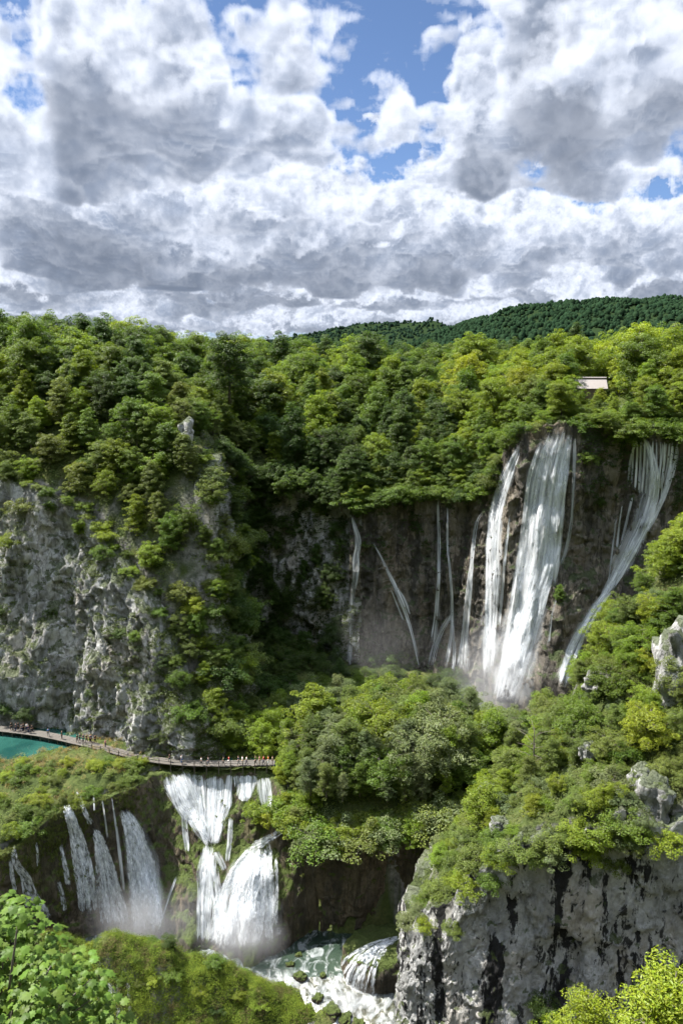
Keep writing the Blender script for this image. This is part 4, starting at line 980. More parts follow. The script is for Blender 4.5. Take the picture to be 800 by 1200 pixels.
# ------------------------------------------------------------------ waterfalls: sheets of water laid over the rock relief
def water_ribbon(pts3, nrm, wid, seed, off=.35, nx=9, conform=None, fall=0.25):
    """pts3 along the flow, nrm outward, wid full width per point (metres)"""
    r = np.random.default_rng(seed)
    P = np.array([tuple(p) for p in pts3]); Nn = np.array([tuple(n) for n in nrm]); W = np.asarray(wid, float)
    L = np.r_[0, np.cumsum(np.linalg.norm(np.diff(P, axis=0), axis=1))]
    n = max(8, int(L[-1] / .45)); s = np.linspace(0, L[-1], n)
    def cr(A):
        A = A if A.ndim > 1 else A[:, None]
        return np.stack([np.interp(s, L, A[:, k]) for k in range(A.shape[1])], 1)
    P, Nn, W = cr(P), cr(Nn), cr(W)[:, 0]
    k = np.ones(7) / 7
    for _ in range(2): P = np.stack([np.convolve(np.pad(P[:, i], 3, mode='reflect', reflect_type='odd'), k, 'valid') for i in range(3)], 1)
    Nn /= np.linalg.norm(Nn, axis=1)[:, None]
    T = np.gradient(P, axis=0); T /= np.linalg.norm(T, axis=1)[:, None]
    A = np.cross(Nn, T); A /= np.linalg.norm(A, axis=1)[:, None] + 1e-9
    u = np.linspace(-1, 1, nx)
    # ragged edges and a wandering width
    ww = W * np.clip(.85 + np.minimum(s / L[-1], 1 - s / L[-1]) * 2, .85, 1) * (1 + .07 * np.sin(s * .35 + seed) + .05 * np.sin(s * 1.1 + seed * 2.1))
    V = P[:, None] + A[:, None] * (u[None, :, None] * ww[:, None, None] * .5) + Nn[:, None] * ((1 - u**2)[None, :, None] * np.minimum(ww, 2.2)[:, None, None] * .16)
    if conform is not None:
        for i in range(n):
            for j in range(nx):
                q = Vector(V[i, j]); nn = Vector(Nn[i])
                h = conform.ray_cast(q + nn * 9, -nn, 14)
                if h[0] is not None: V[i, j] = np.array(h[0] + nn * off)
        # water jumps clear of small hollows: smooth along the flow, never into the rock
        D = ((V - P[:, None]) * Nn[:, None]).sum(-1); D0 = D.copy()
        for _ in range(10):
            D = np.stack([np.convolve(np.pad(D[:, j], 3, mode='edge'), k, 'valid') for j in range(nx)], 1); D = np.maximum(D, D0 - .25)
            D[:, 1:-1] = np.maximum((D[:, :-2] + D[:, 2:] + 2 * D[:, 1:-1]) / 4, D0[:, 1:-1] - .25)
        V = V + Nn[:, None] * (D - D0)[..., None]
    flat = V.reshape(-1, 3)
    wob = .07 * spe(flat * np.array([1, 1, .25]), 4, seed * .13).reshape(n, nx) + .05 * (wor(flat * np.array([1, 1, .3]), .55, seed * .07).reshape(n, nx) - .4)
    V = V + Nn[:, None] * wob[..., None]
    uv = np.stack([np.repeat(u[None] * .5, n, 0) * np.maximum(W, .5)[:, None] + seed * 3.7, np.repeat(s[:, None], nx, 1)], -1).reshape(-1, 2)
    e = (1 - np.abs(u)**2.2)[None] * np.ones((n, 1)); tt = s / L[-1]
    e = e * np.clip(np.minimum(tt / .12, (1 - tt) / .16), .0, 1)[:, None]
    return V.reshape(-1, 3), grid_faces(n, nx), uv, e.ravel()
def fall_object(name, label, strands, keys, mat, group=None, off=.35, threads=True, cat='waterfall', film=None):
    """strands: lists of (px, py, width in photo pixels); every strand is laid on the rock where it shows"""
    Vs, Fs, Us, Es, b = [], [], [], [], 0
    for k, st in enumerate(strands):
        pts, nr, wd = [], [], []
        dense = []
        for (a, c) in zip(st[:-1], st[1:]):
            m = max(2, int(abs(c[1] - a[1]) / 12) + 1)
            for q in range(m): dense.append(tuple(a[i] + (c[i] - a[i]) * q / m for i in range(3)))
        dense.append(st[-1])
        for (px, py, w) in dense:
            h = hit(px, py, keys)
            if h is None: continue
            nn = Vector((h[1].x, h[1].y, max(0, h[1].z) * .4)); d = ray(px, py).normalized()
            nn = (nn.normalized() * .6 - Vector((d.x, d.y, d.z * .3)) * .8).normalized()
            pts.append(h[0]); nr.append(nn); wd.append(w * h[2] / FPX * 1.02)
        if len(pts) < 3: print('strand lost', label, k); continue
        A = np.array([tuple(q) for q in nr]).mean(0)[None].repeat(len(nr), 0)
        V, Fq, U, E = water_ribbon(pts, A, wd, k + len(label) % 7, off, 7 if max(wd) < 1.2 else 13, B_ALL[keys[0]])
        Vs.append(V); Fs.append(Fq + b); Us.append(U); Es.append(E); b += len(V)
        # separate jets and threads in front of the sheet
        rr_ = np.random.default_rng(k * 7 + len(label)); P0 = np.array([tuple(q) for q in pts]); wm = float(np.mean(wd)); n0 = len(P0)
        sd = np.cross(A[0], [0, 0, 1.]); sd /= np.linalg.norm(sd)
        for j in range(int(np.clip(wm / .9, 1, 4)) if threads else 0):
            a0 = int(rr_.uniform(0, .45) * n0); a1 = int(rr_.uniform(.6, 1.0) * n0)
            if a1 - a0 < 4: continue
            o = rr_.uniform(-.52, .52); drift = rr_.uniform(-.12, .12); q = np.arange(a0, a1); f = (q - q[0]) / (len(q) - 1)
            P1 = P0[q] + sd[None] * (np.asarray(wd)[q] * (o + drift * f + .05 * np.sin(f * 7 + j)))[:, None]
            V, Fq, U, E = water_ribbon(P1, A[q], np.clip(wm * .30, .35, 1.5) * (.6 + .8 * f) * rr_.uniform(.7, 1.4), j + k * 11, off + .18, 7, B_ALL[keys[0]])
            Vs.append(V); Fs.append(Fq + b); Us.append(U); Es.append(np.clip(E * 1.15, 0, 1)); b += len(V)
    V = np.vstack(Vs)
    o = mesh_obj(name, V, np.vstack(Fs), mat, None, True, np.vstack(Us))
    at = o.data.attributes.new('edge', 'FLOAT', 'POINT'); at.data.foreach_set('value', np.concatenate(Es).astype(np.float32))
    tag(o, label, cat, group)
    if film:
        f = fall_object('water_film', 'film', film, keys, M['soft'], None, max(off - .15, .1), False); f.parent = o
        for k_ in ('label', 'category'): del f[k_]
    return o
def fan(left, right, n, w, seed, ragged=.0):
    """n overlapping jets between two outlines given in photo pixels"""
    r = np.random.default_rng(seed); out = []
    def res(P, m=14):
        P = np.array(P, float); L = np.r_[0, np.cumsum(np.linalg.norm(np.diff(P, axis=0), axis=1))]; s_ = np.linspace(0, L[-1], m)
        return np.stack([np.interp(s_, L, P[:, k]) for k in (0, 1)], 1)
    A, B = res(left), res(right); f = np.linspace(0, 1, len(A))
    for i in range(n):
        q = (i + r.uniform(.15, .85)) / n; d = r.uniform(-.5, .5) / n * 2
        P = A + (B - A) * np.clip(q + d * f + .04 * np.sin(f * 9 + i * 2.2), 0, 1)[:, None]
        a, b = (int(r.uniform(0, ragged) * 7), len(P) - int(r.uniform(0, ragged) * 4))
        ww = w * r.uniform(.6, 1.35) * (.7 + .6 * f)
        out.append([(P[k][0], P[k][1], ww[k]) for k in range(a, b)])
    return out
TK = ('tufa', 'lime')
fall_object('waterfall', 'broad white main waterfall with several joined strands down the brown cliff',
    fan([(634,510),(616,560),(610,620),(605,660),(590,740),(577,822)], [(648,501),(636,545),(628,600),(626,650),(612,730),(594,822)], 6, 7.5, 1)
    + fan([(650,502),(638,550),(630,610),(626,660),(606,740),(584,822)], [(674,492),(665,540),(656,600),(650,660),(628,730),(600,822)], 9, 8, 2)
    + fan([(656,498),(644,560),(638,640),(634,690)], [(672,494),(664,545),(657,610),(648,690)], 5, 6, 3) + fan([(608,690),(590,770),(576,824)], [(640,690),(616,765),(598,824)], 6, 10, 4)
    + [[(673,496,4),(672,560,5),(670,600,5),(664,640,6),(652,672,6)], [(640,690,4),(628,733,5),(618,772,4)]], TK, M['fall'], threads=False,
    film=[[(655,498,30),(640,550,42),(632,610,44),(626,660,44),(608,730,46),(589,824,44)], [(630,690,30),(612,750,44),(594,824,54)]])
fall_object('waterfall', 'narrow white waterfall strand just beside the main fall, starting under overhanging bushes',
    fan([(608,516),(590,553),(575,587),(569,630),(568,676),(567,740),(564,802)], [(615,511),(603,548),(591,587),(583,630),(584,676),(582,740),(577,802)], 5, 7, 5) + [[(598,600,3),(592,650,4),(588,700,4),(584,740,4)]], TK, M['fall'], threads=False, film=[[(612,512,10),(596,552,20),(583,587,24),(577,640,28),(576,720,30),(573,804,32)]])
fall_object('waterfall', 'thin broken rivulets trickling over the rock skirt below the main waterfall', [
    [(648,668,4),(634,720,5),(626,745,4),(619,775,3)], [(655,690,3),(646,720,3),(641,765,3)], [(640,690,5),(628,733,6),(618,772,5)]], TK, M['fall_thin'])
fall_object('waterfall', 'outer waterfall slanting down beside the green hillside in a white chute',
    fan([(738,498),(750,510),(759,535),(764,565),(760,590),(750,618),(735,648),(718,680),(698,712)], [(740,498),(756,510),(768,535),(774,570),(768,600),(757,625),(744,648),(728,675),(706,710)], 4, 4.5, 6, .3)
    + fan([(742,620),(728,648),(714,675),(694,714)], [(758,618),(742,642),(726,668),(702,712)], 4, 4.5, 61, .4)
    + fan([(712,686),(700,702),(684,725),(668,752),(657,782),(651,806)], [(718,690),(706,706),(692,732),(678,758),(668,785),(662,806)], 5, 6, 62)
    + [[(746,512,3),(739,530,4),(736,550,4),(735,572,3)], [(752,514,3),(750,535,4),(752,560,4),(749,585,4)], [(762,520,3),(763,545,4),(768,580,4)], [(795,512,4),(791,540,5),(781,571,6),(769,600,6),(755,628,5)], [(788,514,3),(785,545,4),(777,575,4),(770,598,3)], [(722,600,2),(719,630,3),(715,662,3),(711,695,3)], [(741,580,3),(734,610,4),(727,640,4)], [(729,590,2),(725,615,3),(722,645,3)], [(752,604,4),(740,632,5),(728,658,5)]] + [[(742 + 4.5 * i, 514, 2), (741 + 4.5 * i, 545, 3.2), (739 + 4.2 * i, 572 + (i * 37) % 34, 3)] for i in range(9)] + [[(776 + 4 * i, 516, 2), (774 + 4 * i, 540, 3.5), (768 + 4 * i, 568 + (i * 23) % 14, 3)] for i in range(4)], TK, M['fall'], threads=False,
    film=[[(747,500,8),(758,530,12),(764,565,16),(755,605,24),(736,645,26),(716,682,22)], [(708,696,10),(690,725,16),(672,758,18),(657,806,20)]])
fall_object('waterfall', 'slim white rivulet in the shade close beside the main falls, fanning out at its foot', [
    [(572,594,3),(559,608,6),(554,642,7),(550,690,8),(545,740,10),(543,770,18),(541,798,26)]], TK, M['fall_thin'])
fall_object('waterfall', 'lone thin white waterfall dropping straight along the dark wall', [
    [(411,597,4),(416,620,6),(421,637,9),(416,655,9),(417,675,8),(412,700,6),(410,740,6),(409,770,7),(411,802,10)], [(418,642,4),(420,665,4),(415,690,4)]], TK, M['fall_thin'])
fall_object('waterfall', 'thin rivulet running diagonally down the brown cliff', [
    [(433,628,2),(446,652,3),(460,682,6),(472,710,6),(481,737,4),(489,770,5),(494,792,7)], [(462,685,3),(472,698,4),(481,722,4)], [(458,690,2),(468,715,3),(474,730,3)]], TK, M['fall_thin'])
fall_object('waterfall', 'pale veil of fine rivulets in the middle of the brown cliff, spreading over its foot', [
    [(512,579,4),(514,620,5),(515,675,6),(512,720,8),(506,765,9)], [(524,580,2),(525,640,3),(530,700,4),(530,740,5),(524,775,7),(519,794,9)], [(532,714,4),(517,738,7),(508,760,8),(503,786,7)], [(530,725,4),(532,760,5),(530,792,6)]], TK, M['fall_thin'])
BK = ('barr', 'ground')
fall_object('waterfall', 'upper cascade under the boardwalk, splitting and joining in white channels', [
    [(207,905,44),(211,918,42),(216,932,36),(224,950,26),(235,968,19),(246,990,15)], [(209,905,38),(214,925,34),(222,945,26),(236,970,16),(247,994,12)], [(198,906,22),(203,922,22),(212,942,18),(226,962,14)],
    [(252,906,24),(251,920,32),(250,940,36),(249,965,30),(247,992,18)], [(253,906,20),(253,930,28),(251,955,26),(248,985,16)], [(267,940,10),(262,962,14),(252,990,14)],
    [(286,907,34),(287,916,34),(286,928,22),(284,940,14)], [(309,909,20),(310,922,20),(312,938,16),(314,950,10)], [(289,907,24),(291,920,20),(290,936,14)],
    [(246,985,16),(243,1010,22),(241,1040,22),(242,1070,24),(242,1108,30)], [(247,990,12),(240,1015,16),(240,1050,16),(240,1106,22)], [(252,996,8),(259,1006,9),(264,1020,9)],
    [(216,950,10),(217,975,9),(220,1000,6)], [(271,955,8),(269,985,8),(266,1012,6)], [(232,905,16),(233,925,14),(236,950,10),(242,975,8)], [(226,905,12),(228,922,12),(233,945,10)], [(270,906,12),(269,925,12),(267,950,8)], [(246,1000,14),(252,1030,16),(256,1060,18),(252,1100,20)]]
    + fan([(188,918),(200,938),(218,957),(234,974),(243,992)], [(192,915),(206,933),(226,953),(242,970),(250,990)], 3, 3.4, 11, .4), BK, M['cascade'], threads=False)
fall_object('waterfall', 'wide bulging white veil that drops into the dark green pool',
    [[(343,962,6),(332,971,8),(318,981,9),(303,988,9),(290,994,8)], [(338,968,4),(326,978,6),(312,986,6),(300,994,6)]]
    + fan([(292,992),(274,1014),(258,1040),(250,1075),(240,1110)], [(318,982),(318,1015),(318,1050),(318,1085),(318,1113)], 20, 7, 21, .5) + fan([(284,1004),(270,1030),(262,1070),(256,1112)], [(304,992),(304,1035),(303,1075),(302,1114)], 11, 8, 22)
    + fan([(300,990),(298,1040),(296,1090)], [(328,990),(326,1040),(325,1108)], 6, 5, 23, .9), BK, M['veil'], off=.5, threads=False, film=[[(304,988,24),(292,1020,50),(286,1060,72),(282,1114,90)]])
fall_object('waterfall', 'wide free falling white curtain third from the reedy shelf edge',
    fan([(139,945),(146,965),(152,1000),(156,1050),(158,1096)], [(148,945),(166,968),(178,1005),(186,1050),(191,1096)], 11, 7.5, 31), BK, M['veil'], off=.5, threads=False, film=[[(145,946,10),(157,968,24),(166,1005,32),(172,1050,38),(175,1098,44)]])
fall_object('waterfall', 'slender curved white fall that widens below a mossy ledge on the shelf edge',
    [[(89,924,4),(95,938,5),(101,955,6),(109,968,7)]] + fan([(107,966),(112,985),(114,1020),(116,1055),(118,1088)], [(112,966),(124,990),(134,1020),(144,1055),(150,1088)], 9, 6, 32), BK, M['veil'], off=.5, threads=False)
fall_object('waterfall', 'tall straight white fall nearest the reedy shelf, with broken side drips',
    fan([(73,938),(78,958),(84,985),(88,1015),(92,1045),(95,1076)], [(79,938),(90,960),(99,985),(106,1015),(111,1045),(115,1076)], 8, 5.5, 33) + [[(71,987,5),(76,1012,6),(81,1040,7)], [(68,1030,5),(73,1050,6),(76,1068,6)]], BK, M['veil'], off=.5, threads=False)
fall_object('waterfall', 'thin grey trickles between two white falls of the tufa step', [
    [(131,928,2),(134,955,3),(139,985,4),(143,1020,4),(145,1050,5)], [(121,930,2),(124,960,2),(127,985,3)], [(110,930,2),(111,950,2)]], BK, M['fall_thin'], threads=False)
fall_object('waterfall', 'small zigzag cascade over green moss near the picture edge', [
    [(15,985,5),(16,1003,7),(18,1016,10),(26,1018,10),(33,1032,11),(38,1050,11),(48,1062,11),(55,1074,11),(62,1081,8)], [(12,1005,4),(14,1025,6),(18,1048,7)], [(24,1022,5),(27,1045,6),(33,1064,7)], [(41,985,4),(43,1000,4),(44,1016,4)]], BK, M['veil'], off=.45, threads=False)
fall_object('waterfall', 'single thin slanting jet crossing the bare rock between the lower falls', [
    [(208,1024,2),(200,1044,3),(193,1065,3),(187,1084,4)]], BK, M['fall_thin'], threads=False)
fall_object('waterfall', 'little white spill running off the back of the moss mound', [
    [(66,1086,5),(56,1093,6),(48,1100,6),(42,1112,6),(50,1125,6)], [(38,1098,5),(34,1120,6),(40,1140,8),(44,1155,9)]], ('ground', 'barr'), M['veil'], off=.3, threads=False)
fall_object('waterfall', 'small white falls under the mossy overhang of the mound',
    fan([(124,1148),(124,1170),(124,1200)], [(136,1148),(142,1170),(144,1200)], 4, 6, 41) + [[(150,1148,4),(152,1170,5),(153,1195,5)], [(116,1160,4),(118,1180,5),(119,1196,6)]], ('ground',), M['veil'], off=.25, threads=False)
# lower cascade over a round tufa lump
LUMP = at_y(436, 1120, 117.0)
def lump():
    nu, nv = 90, 60
    th = np.linspace(0, 2 * math.pi, nu); ph = np.linspace(0, 1, nv)
    TH, PH = np.meshgrid(th, ph, indexing='ij')
    rx, ry, hz = 6.8, 5.6, 9.5
    rad = np.sin(np.minimum(PH * 1.9, 1) * math.pi / 2)
    X = np.cos(TH) * rx * rad; Y = np.sin(TH) * ry * rad; Z = -np.clip((PH - .34) / .66, 0, 1)**1.15 * hz - .5 * rad**2 + .9 * (X / rx) * rad
    V = np.stack([X, Y, Z], -1).reshape(-1, 3) + np.array([LUMP.x + 1.5, LUMP.y + 3.2, LUMP.z])
    n = np.stack([np.cos(TH), np.sin(TH), .4 * np.ones_like(TH)], -1).reshape(-1, 3)
    V += n * ((.9 * (wor(V * np.array([1, 1, .4]), 2.0) - .45) + .5 * (wor(V * np.array([1, 1, .6]), .8) - .45)) * np.clip(PH.ravel() * 3, .15, 1))[:, None]
    o = mesh_obj('tufa_rock', V, grid_faces(nu, nv), M['tufa_moss']); tag(o, 'round brown tufa rock under the small cascade by the streaked cliff', 'rock')
    return V, grid_faces(nu, nv)
LV, LF = lump(); B_ALL['lump'] = bvh(LV, LF)
LK = ('lump',)
fall_object('waterfall', 'small white cascade spilling over a round brown rock beside the streaked cliff',
    fan([(470,1097),(448,1100),(424,1110),(402,1124),(390,1144),(384,1168)], [(474,1100),(458,1106),(444,1118),(440,1136),(437,1156),(436,1174)], 9, 4, 51, .5) + fan([(440,1106),(418,1118),(404,1140),(398,1168)], [(452,1106),(442,1124),(436,1150),(434,1173)], 5, 3.5, 52, .8), LK, M['veil'], off=.25, threads=False)
# spray drifting at the foot of the falls
def mist_mat(name, dens):
    m, t, out = new_mat(name)
    tc = N(t, 'ShaderNodeTexCoord').outputs['Object']
    ln = N(t, 'ShaderNodeVectorMath', operation='LENGTH'); t.links.new(tc, ln.inputs[0])
    f = ramp(t, ln.outputs['Value'], [(0., 1.), (.35, .55), (.7, .14), (1., 0.)])
    n = noise(t, tc, 2.2, 3, .6)
    v = N(t, 'ShaderNodeVolumePrincipled'); v.inputs['Color'].default_value = (.95, .96, .98, 1); v.inputs['Anisotropy'].default_value = .3
    t.links.new(math_node(t, 'MULTIPLY', math_node(t, 'MULTIPLY', f, dens), ramp(t, n, [(.3, .35), (.7, 1.)])), v.inputs['Density'])
    t.links.new(v.outputs[0], out.inputs[1]); m.cycles.volume_step_rate = 3.0 if hasattr(m.cycles, 'volume_step_rate') else 1
    return m
def mist(px, py, Y, sx, sy, sz, dens, label):
    p = at_y(px, py, Y)
    th = np.linspace(0, 2 * math.pi, 25); ph = np.linspace(0, math.pi, 13); TH, PH = np.meshgrid(th, ph, indexing='ij')
    V = np.stack([np.sin(PH) * np.cos(TH), np.sin(PH) * np.sin(TH), np.cos(PH)], -1).reshape(-1, 3)
    bm_f = grid_faces(25, 13)[:, ::-1]
    o = mesh_obj('spray', V, bm_f, mist_mat('spray', dens)); o.location = p; o.scale = (sx, sy, sz)
    tag(o, label, kind='stuff')
mist(582, 800, 158, 10, 6, 16, .22, 'white spray rising at the foot of the main waterfall')
mist(440, 765, 178, 17, 6, 16, .022, 'thin veil of spray before the brown cliff')
mist(540, 780, 170, 9, 5, 14, .035, 'thin spray at the foot of the slim rivulets')
mist(284, 1100, 120.5, 8.5, 4.5, 6.5, .34, 'white spray where the wide veil hits the pool')
mist(220, 1070, 122, 5, 4, 8, .06, 'faint spray before the bare tufa between the falls')
mist(160, 1085, 121.5, 10, 4.5, 8, .22, 'white spray below the curtain falls')
mist(412, 1172, 112.5, 4.8, 2.5, 2.6, .3, 'spray at the foot of the small cascade')
M['far_ground'] = plain('far_wood_floor', (.014, .024, .010), 1., 0., .05, .2)
M['far_leaf'] = leaf_mat('far_wood', .0, 1.0, .0, .25)
# ------------------------------------------------------------------ boardwalk
WALK = [(-96, 161.), (-84, 157.6), (-70, 154.3), (-60, 151.7), (-50, 147.5), (-40.5, 143.0), (-33.5, 140.4), (-25.2, 139.3), (-12.5, 139.6)]
def dense(P, step):
    P = np.array(P, float); Q = np.vstack([2 * P[0] - P[1], P, 2 * P[-1] - P[-2]]); o = []
    for i in range(1, len(Q) - 2):
        for u in np.linspace(0, 1, 30, endpoint=False):
            a, b, c, d = Q[i - 1], Q[i], Q[i + 1], Q[i + 2]
            o.append(.5 * (2 * b + (c - a) * u + (2 * a - 5 * b + 4 * c - d) * u * u + (3 * b - a - 3 * c + d) * u**3))
    o.append(P[-1]); o = np.array(o); L = np.r_[0, np.cumsum(np.linalg.norm(np.diff(o, axis=0), axis=1))]
    s = np.arange(0, L[-1], step); return np.stack([np.interp(s, L, o[:, k]) for k in (0, 1)], 1)
WZ = 1.0
bw = tag(empty('boardwalk', (-45, 145, WZ)), 'grey plank boardwalk curving along the cliff foot and over the lower falls', 'boardwalk')
def child_at(o, parent): o.location = [-q for q in parent.location]; return o
D = dense(WALK, .24); tg = np.gradient(D, axis=0); an = np.arctan2(tg[:, 1], tg[:, 0])
mb = MB()
for (x, y), a in zip(D, an): mb.box((x, y, WZ + random.uniform(-.015, .015)), (.215, 2.3 + random.uniform(-.08, .08), .05), a)
child_at(mb.build('deck', M['wood'], bw), bw)
mb = MB(); D2 = dense(WALK, .8); t2 = np.gradient(D2, axis=0); t2 /= np.linalg.norm(t2, axis=1)[:, None]; n2 = np.stack([-t2[:, 1], t2[:, 0]], 1)
for s in (-.9, .9): mb.tube([(*(p + n * s), WZ - .14) for p, n in zip(D2, n2)], .10, 6)
child_at(mb.build('beam', M['wood_dark'], bw), bw)
D3 = dense(WALK, 2.2); t3 = np.gradient(D3, axis=0); t3 /= np.linalg.norm(t3, axis=1)[:, None]; n3_ = np.stack([-t3[:, 1], t3[:, 0]], 1)
side = []
for p, n in zip(D3, n3_):
    near = p - n * 1.1
    if near[0] < -52: continue
    side.append(near); mb = MB(); mb.tube([(near[0], near[1], WZ - 1.6), (near[0] + .02, near[1], WZ + 1.0)], .075, 6)
    child_at(mb.build('post', M['wood_dark'], bw), bw)
for p, n in zip(D3, n3_):
    if p[0] > -52: continue
    mb = MB(); q = p - n * .95; mb.tube([(q[0], q[1], WZ - 2.2), (q[0], q[1], WZ - .03)], .09, 6); child_at(mb.build('post', M['wood_dark'], bw), bw)
for h in (.55, .95):
    mb = MB(); mb.tube([(q[0], q[1], WZ + h) for q in side], .05, 5); child_at(mb.build('rail', M['wood'], bw), bw)
# ------------------------------------------------------------------ walkers
def skin_mesh(name, joints, edges, rad, sub=1):
    me = bpy.data.meshes.new(name); me.from_pydata(joints, edges, []); o = bpy.data.objects.new(name, me); COL.objects.link(o)
    sk = o.modifiers.new('skin', 'SKIN'); su = o.modifiers.new('sub', 'SUBSURF'); su.levels = su.render_levels = sub
    for i, r_ in enumerate(rad): o.data.skin_vertices[0].data[i].radius = r_ if hasattr(r_, '__len__') else (r_, r_)
    o.data.skin_vertices[0].data[0].use_root = True
    dg = bpy.context.evaluated_depsgraph_get(); m2 = bpy.data.meshes.new_from_object(o.evaluated_get(dg)); m2.name = name
    bpy.data.objects.remove(o); bpy.data.meshes.remove(me); return m2
def person_proto(step, arm):
    s = step
    J = [(0, 0, .95), (0, 0, 1.15), (0, 0, 1.38), (0, .01, 1.50), (0, .03, 1.60), (0, .03, 1.72),
         (-.17, 0, 1.42), (-.21, arm * .06, 1.15), (-.21, arm * .22, .93), (-.21, arm * .26, .84), (.17, 0, 1.42), (.21, -arm * .06, 1.15), (.21, -arm * .12, .93), (.21, -arm * .15, .84),
         (-.09, 0, .88), (-.10, s * .14, .48), (-.10, s * .20 - abs(s) * .04, .08), (-.10, s * .20 + .12, .04), (.09, 0, .88), (.10, -s * .10, .48), (.10, -s * .24, .09), (.10, -s * .24 + .12, .04)]
    E = [(0, 1), (1, 2), (2, 3), (3, 4), (4, 5), (2, 6), (6, 7), (7, 8), (8, 9), (2, 10), (10, 11), (11, 12), (12, 13), (0, 14), (14, 15), (15, 16), (16, 17), (0, 18), (18, 19), (19, 20), (20, 21)]
    Rd = [.13, .12, .14, .055, .085, .075, .06, .045, .035, .03, .06, .045, .035, .03, .085, .06, .04, .035, .085, .06, .04, .035]
    body = skin_mesh('body', J, E, Rd)
    shirt = skin_mesh('shirt', [J[0], J[1], J[2], J[6], J[7], J[10], J[11]], [(0, 1), (1, 2), (2, 3), (3, 4), (2, 5), (5, 6)], [(.17, .125), (.165, .125), (.18, .13), .08, .062, .08, .062])
    trousers = skin_mesh('trousers', [J[0], J[14], J[15], J[16], J[18], J[19], J[20]], [(0, 1), (1, 2), (2, 3), (0, 4), (4, 5), (5, 6)], [(.15, .12), .10, .075, .058, .10, .075, .058])
    hair = skin_mesh('hair', [(0, 0, 1.66), (0, -.01, 1.72)], [(0, 1)], [.095, .09])
    for m_, k in ((body, 'skin'), (shirt, 'cloth'), (trousers, 'cloth'), (hair, 'cloth')):
        m_.materials.append(M[k]); m_.polygons.foreach_set('use_smooth', [True] * len(m_.polygons))
    return body, shirt, trousers, hair
PP = [person_proto(1, 1), person_proto(0, 0), person_proto(-1, -1)]
CLO = {'black': (.012, .012, .014), 'white': (.75, .75, .74), 'red': (.45, .02, .025), 'navy': (.02, .03, .09), 'grey': (.2, .2, .21), 'beige': (.42, .34, .24), 'blue': (.06, .15, .38), 'pink': (.5, .22, .24), 'green': (.05, .12, .06), 'orange': (.55, .16, .03)}
def person(x, y, z, rz, top, leg, hairc, label, group, pose):
    e = empty('person', (x, y, z), rz); tag(e, label, 'person', group); s = random.uniform(.94, 1.05); e.scale = (s, s, s)
    for nm, me, colr in zip(('body', 'shirt', 'trousers', 'hair'), PP[pose], (None, CLO[top], CLO[leg], hairc)):
        o = bpy.data.objects.new(nm, me); COL.objects.link(o); o.parent = e
        if colr: o.color = (*colr, 1)
HC = [(.02, .014, .01), (.06, .035, .018), (.16, .10, .05)]
G_FAR = ('walkers crowded on the boardwalk by the turquoise water', 'person in dark clothes among the walkers beside the turquoise water')
def walkers(lst, group):
    for i, (px, py, top, leg, label) in enumerate(lst):
        p = at_z(px, py, WZ + .03)
        w = D[np.argmin(((D - np.array([p.x, p.y]))**2).sum(1))]; k = np.argmin(((D - np.array([p.x, p.y]))**2).sum(1))
        q = np.array([p.x, p.y]) - w; dd = np.linalg.norm(q)
        if dd > .8: q = q / dd * .8
        person(w[0] + q[0], w[1] + q[1], WZ + .04, an[k] + (-1.57 if i % 3 else 1.57) + random.uniform(-.3, .3), top, leg, HC[i % 3], label, group, i % 3)
walkers([(x, y, ('black', 'navy', 'black', 'grey')[i % 4], ('black', 'navy')[i % 2], G_FAR[1]) for i, (x, y) in enumerate([(14, 856), (19, 857), (22, 856), (26, 858), (28, 857), (34, 859), (38, 859)])], G_FAR[0])
walkers([(32, 857, 'white', 'navy', 'person in a white top amid dark dressed walkers by the water')], G_FAR[0])
walkers([(57, 863, 'blue', 'grey', 'person in a blue top walking alone past the green water'), (73, 866, 'black', 'black', 'person all in black leaning near the cliff foot'),
         (124, 876, 'pink', 'navy', 'person in a pink top on the bare plank section')], None)
walkers([(x, y, ('black', 'grey', 'navy')[i % 3], 'black', 'person in dark clothes queueing where the rail begins') for i, (x, y) in enumerate([(91, 870), (94, 868), (98, 870), (102, 870), (106, 870), (109, 869), (112, 871)])], 'walkers queueing where the rail begins')
walkers([(199, 893, 'black', 'navy', 'person in a black top passing above the first cascade channel'), (213, 895, 'white', 'blue', 'person in a white top and blue trousers above the cascade'),
         (236, 897, 'white', 'black', 'person in a white top with black trousers at the rail'), (244, 898, 'grey', 'navy', 'person in a grey top and navy trousers at the rail'),
         (268, 898, 'red', 'white', 'person in a red top with white trousers on the boardwalk'), (262, 897, 'green', 'black', 'person in a green top beside the one in red'),
         (279, 899, 'navy', 'grey', 'person in navy with grey trousers over the cascade'), (284, 898, 'white', 'beige', 'person in white with beige trousers over the cascade'),
         (289, 899, 'white', 'navy', 'person in white with navy trousers over the cascade'), (299, 899, 'black', 'black', 'person all in black near the trees at the end of the boardwalk'),
         (304, 898, 'pink', 'beige', 'person in pink with beige trousers at the end of the boardwalk'), (309, 897, 'red', 'navy', 'person in red with navy trousers under the bright tree'),
         (314, 898, 'orange', 'white', 'person in orange with white trousers under the bright tree'), (319, 898, 'beige', 'black', 'person in beige with black trousers at the boardwalk end')], 'walkers on the boardwalk over the lower falls')
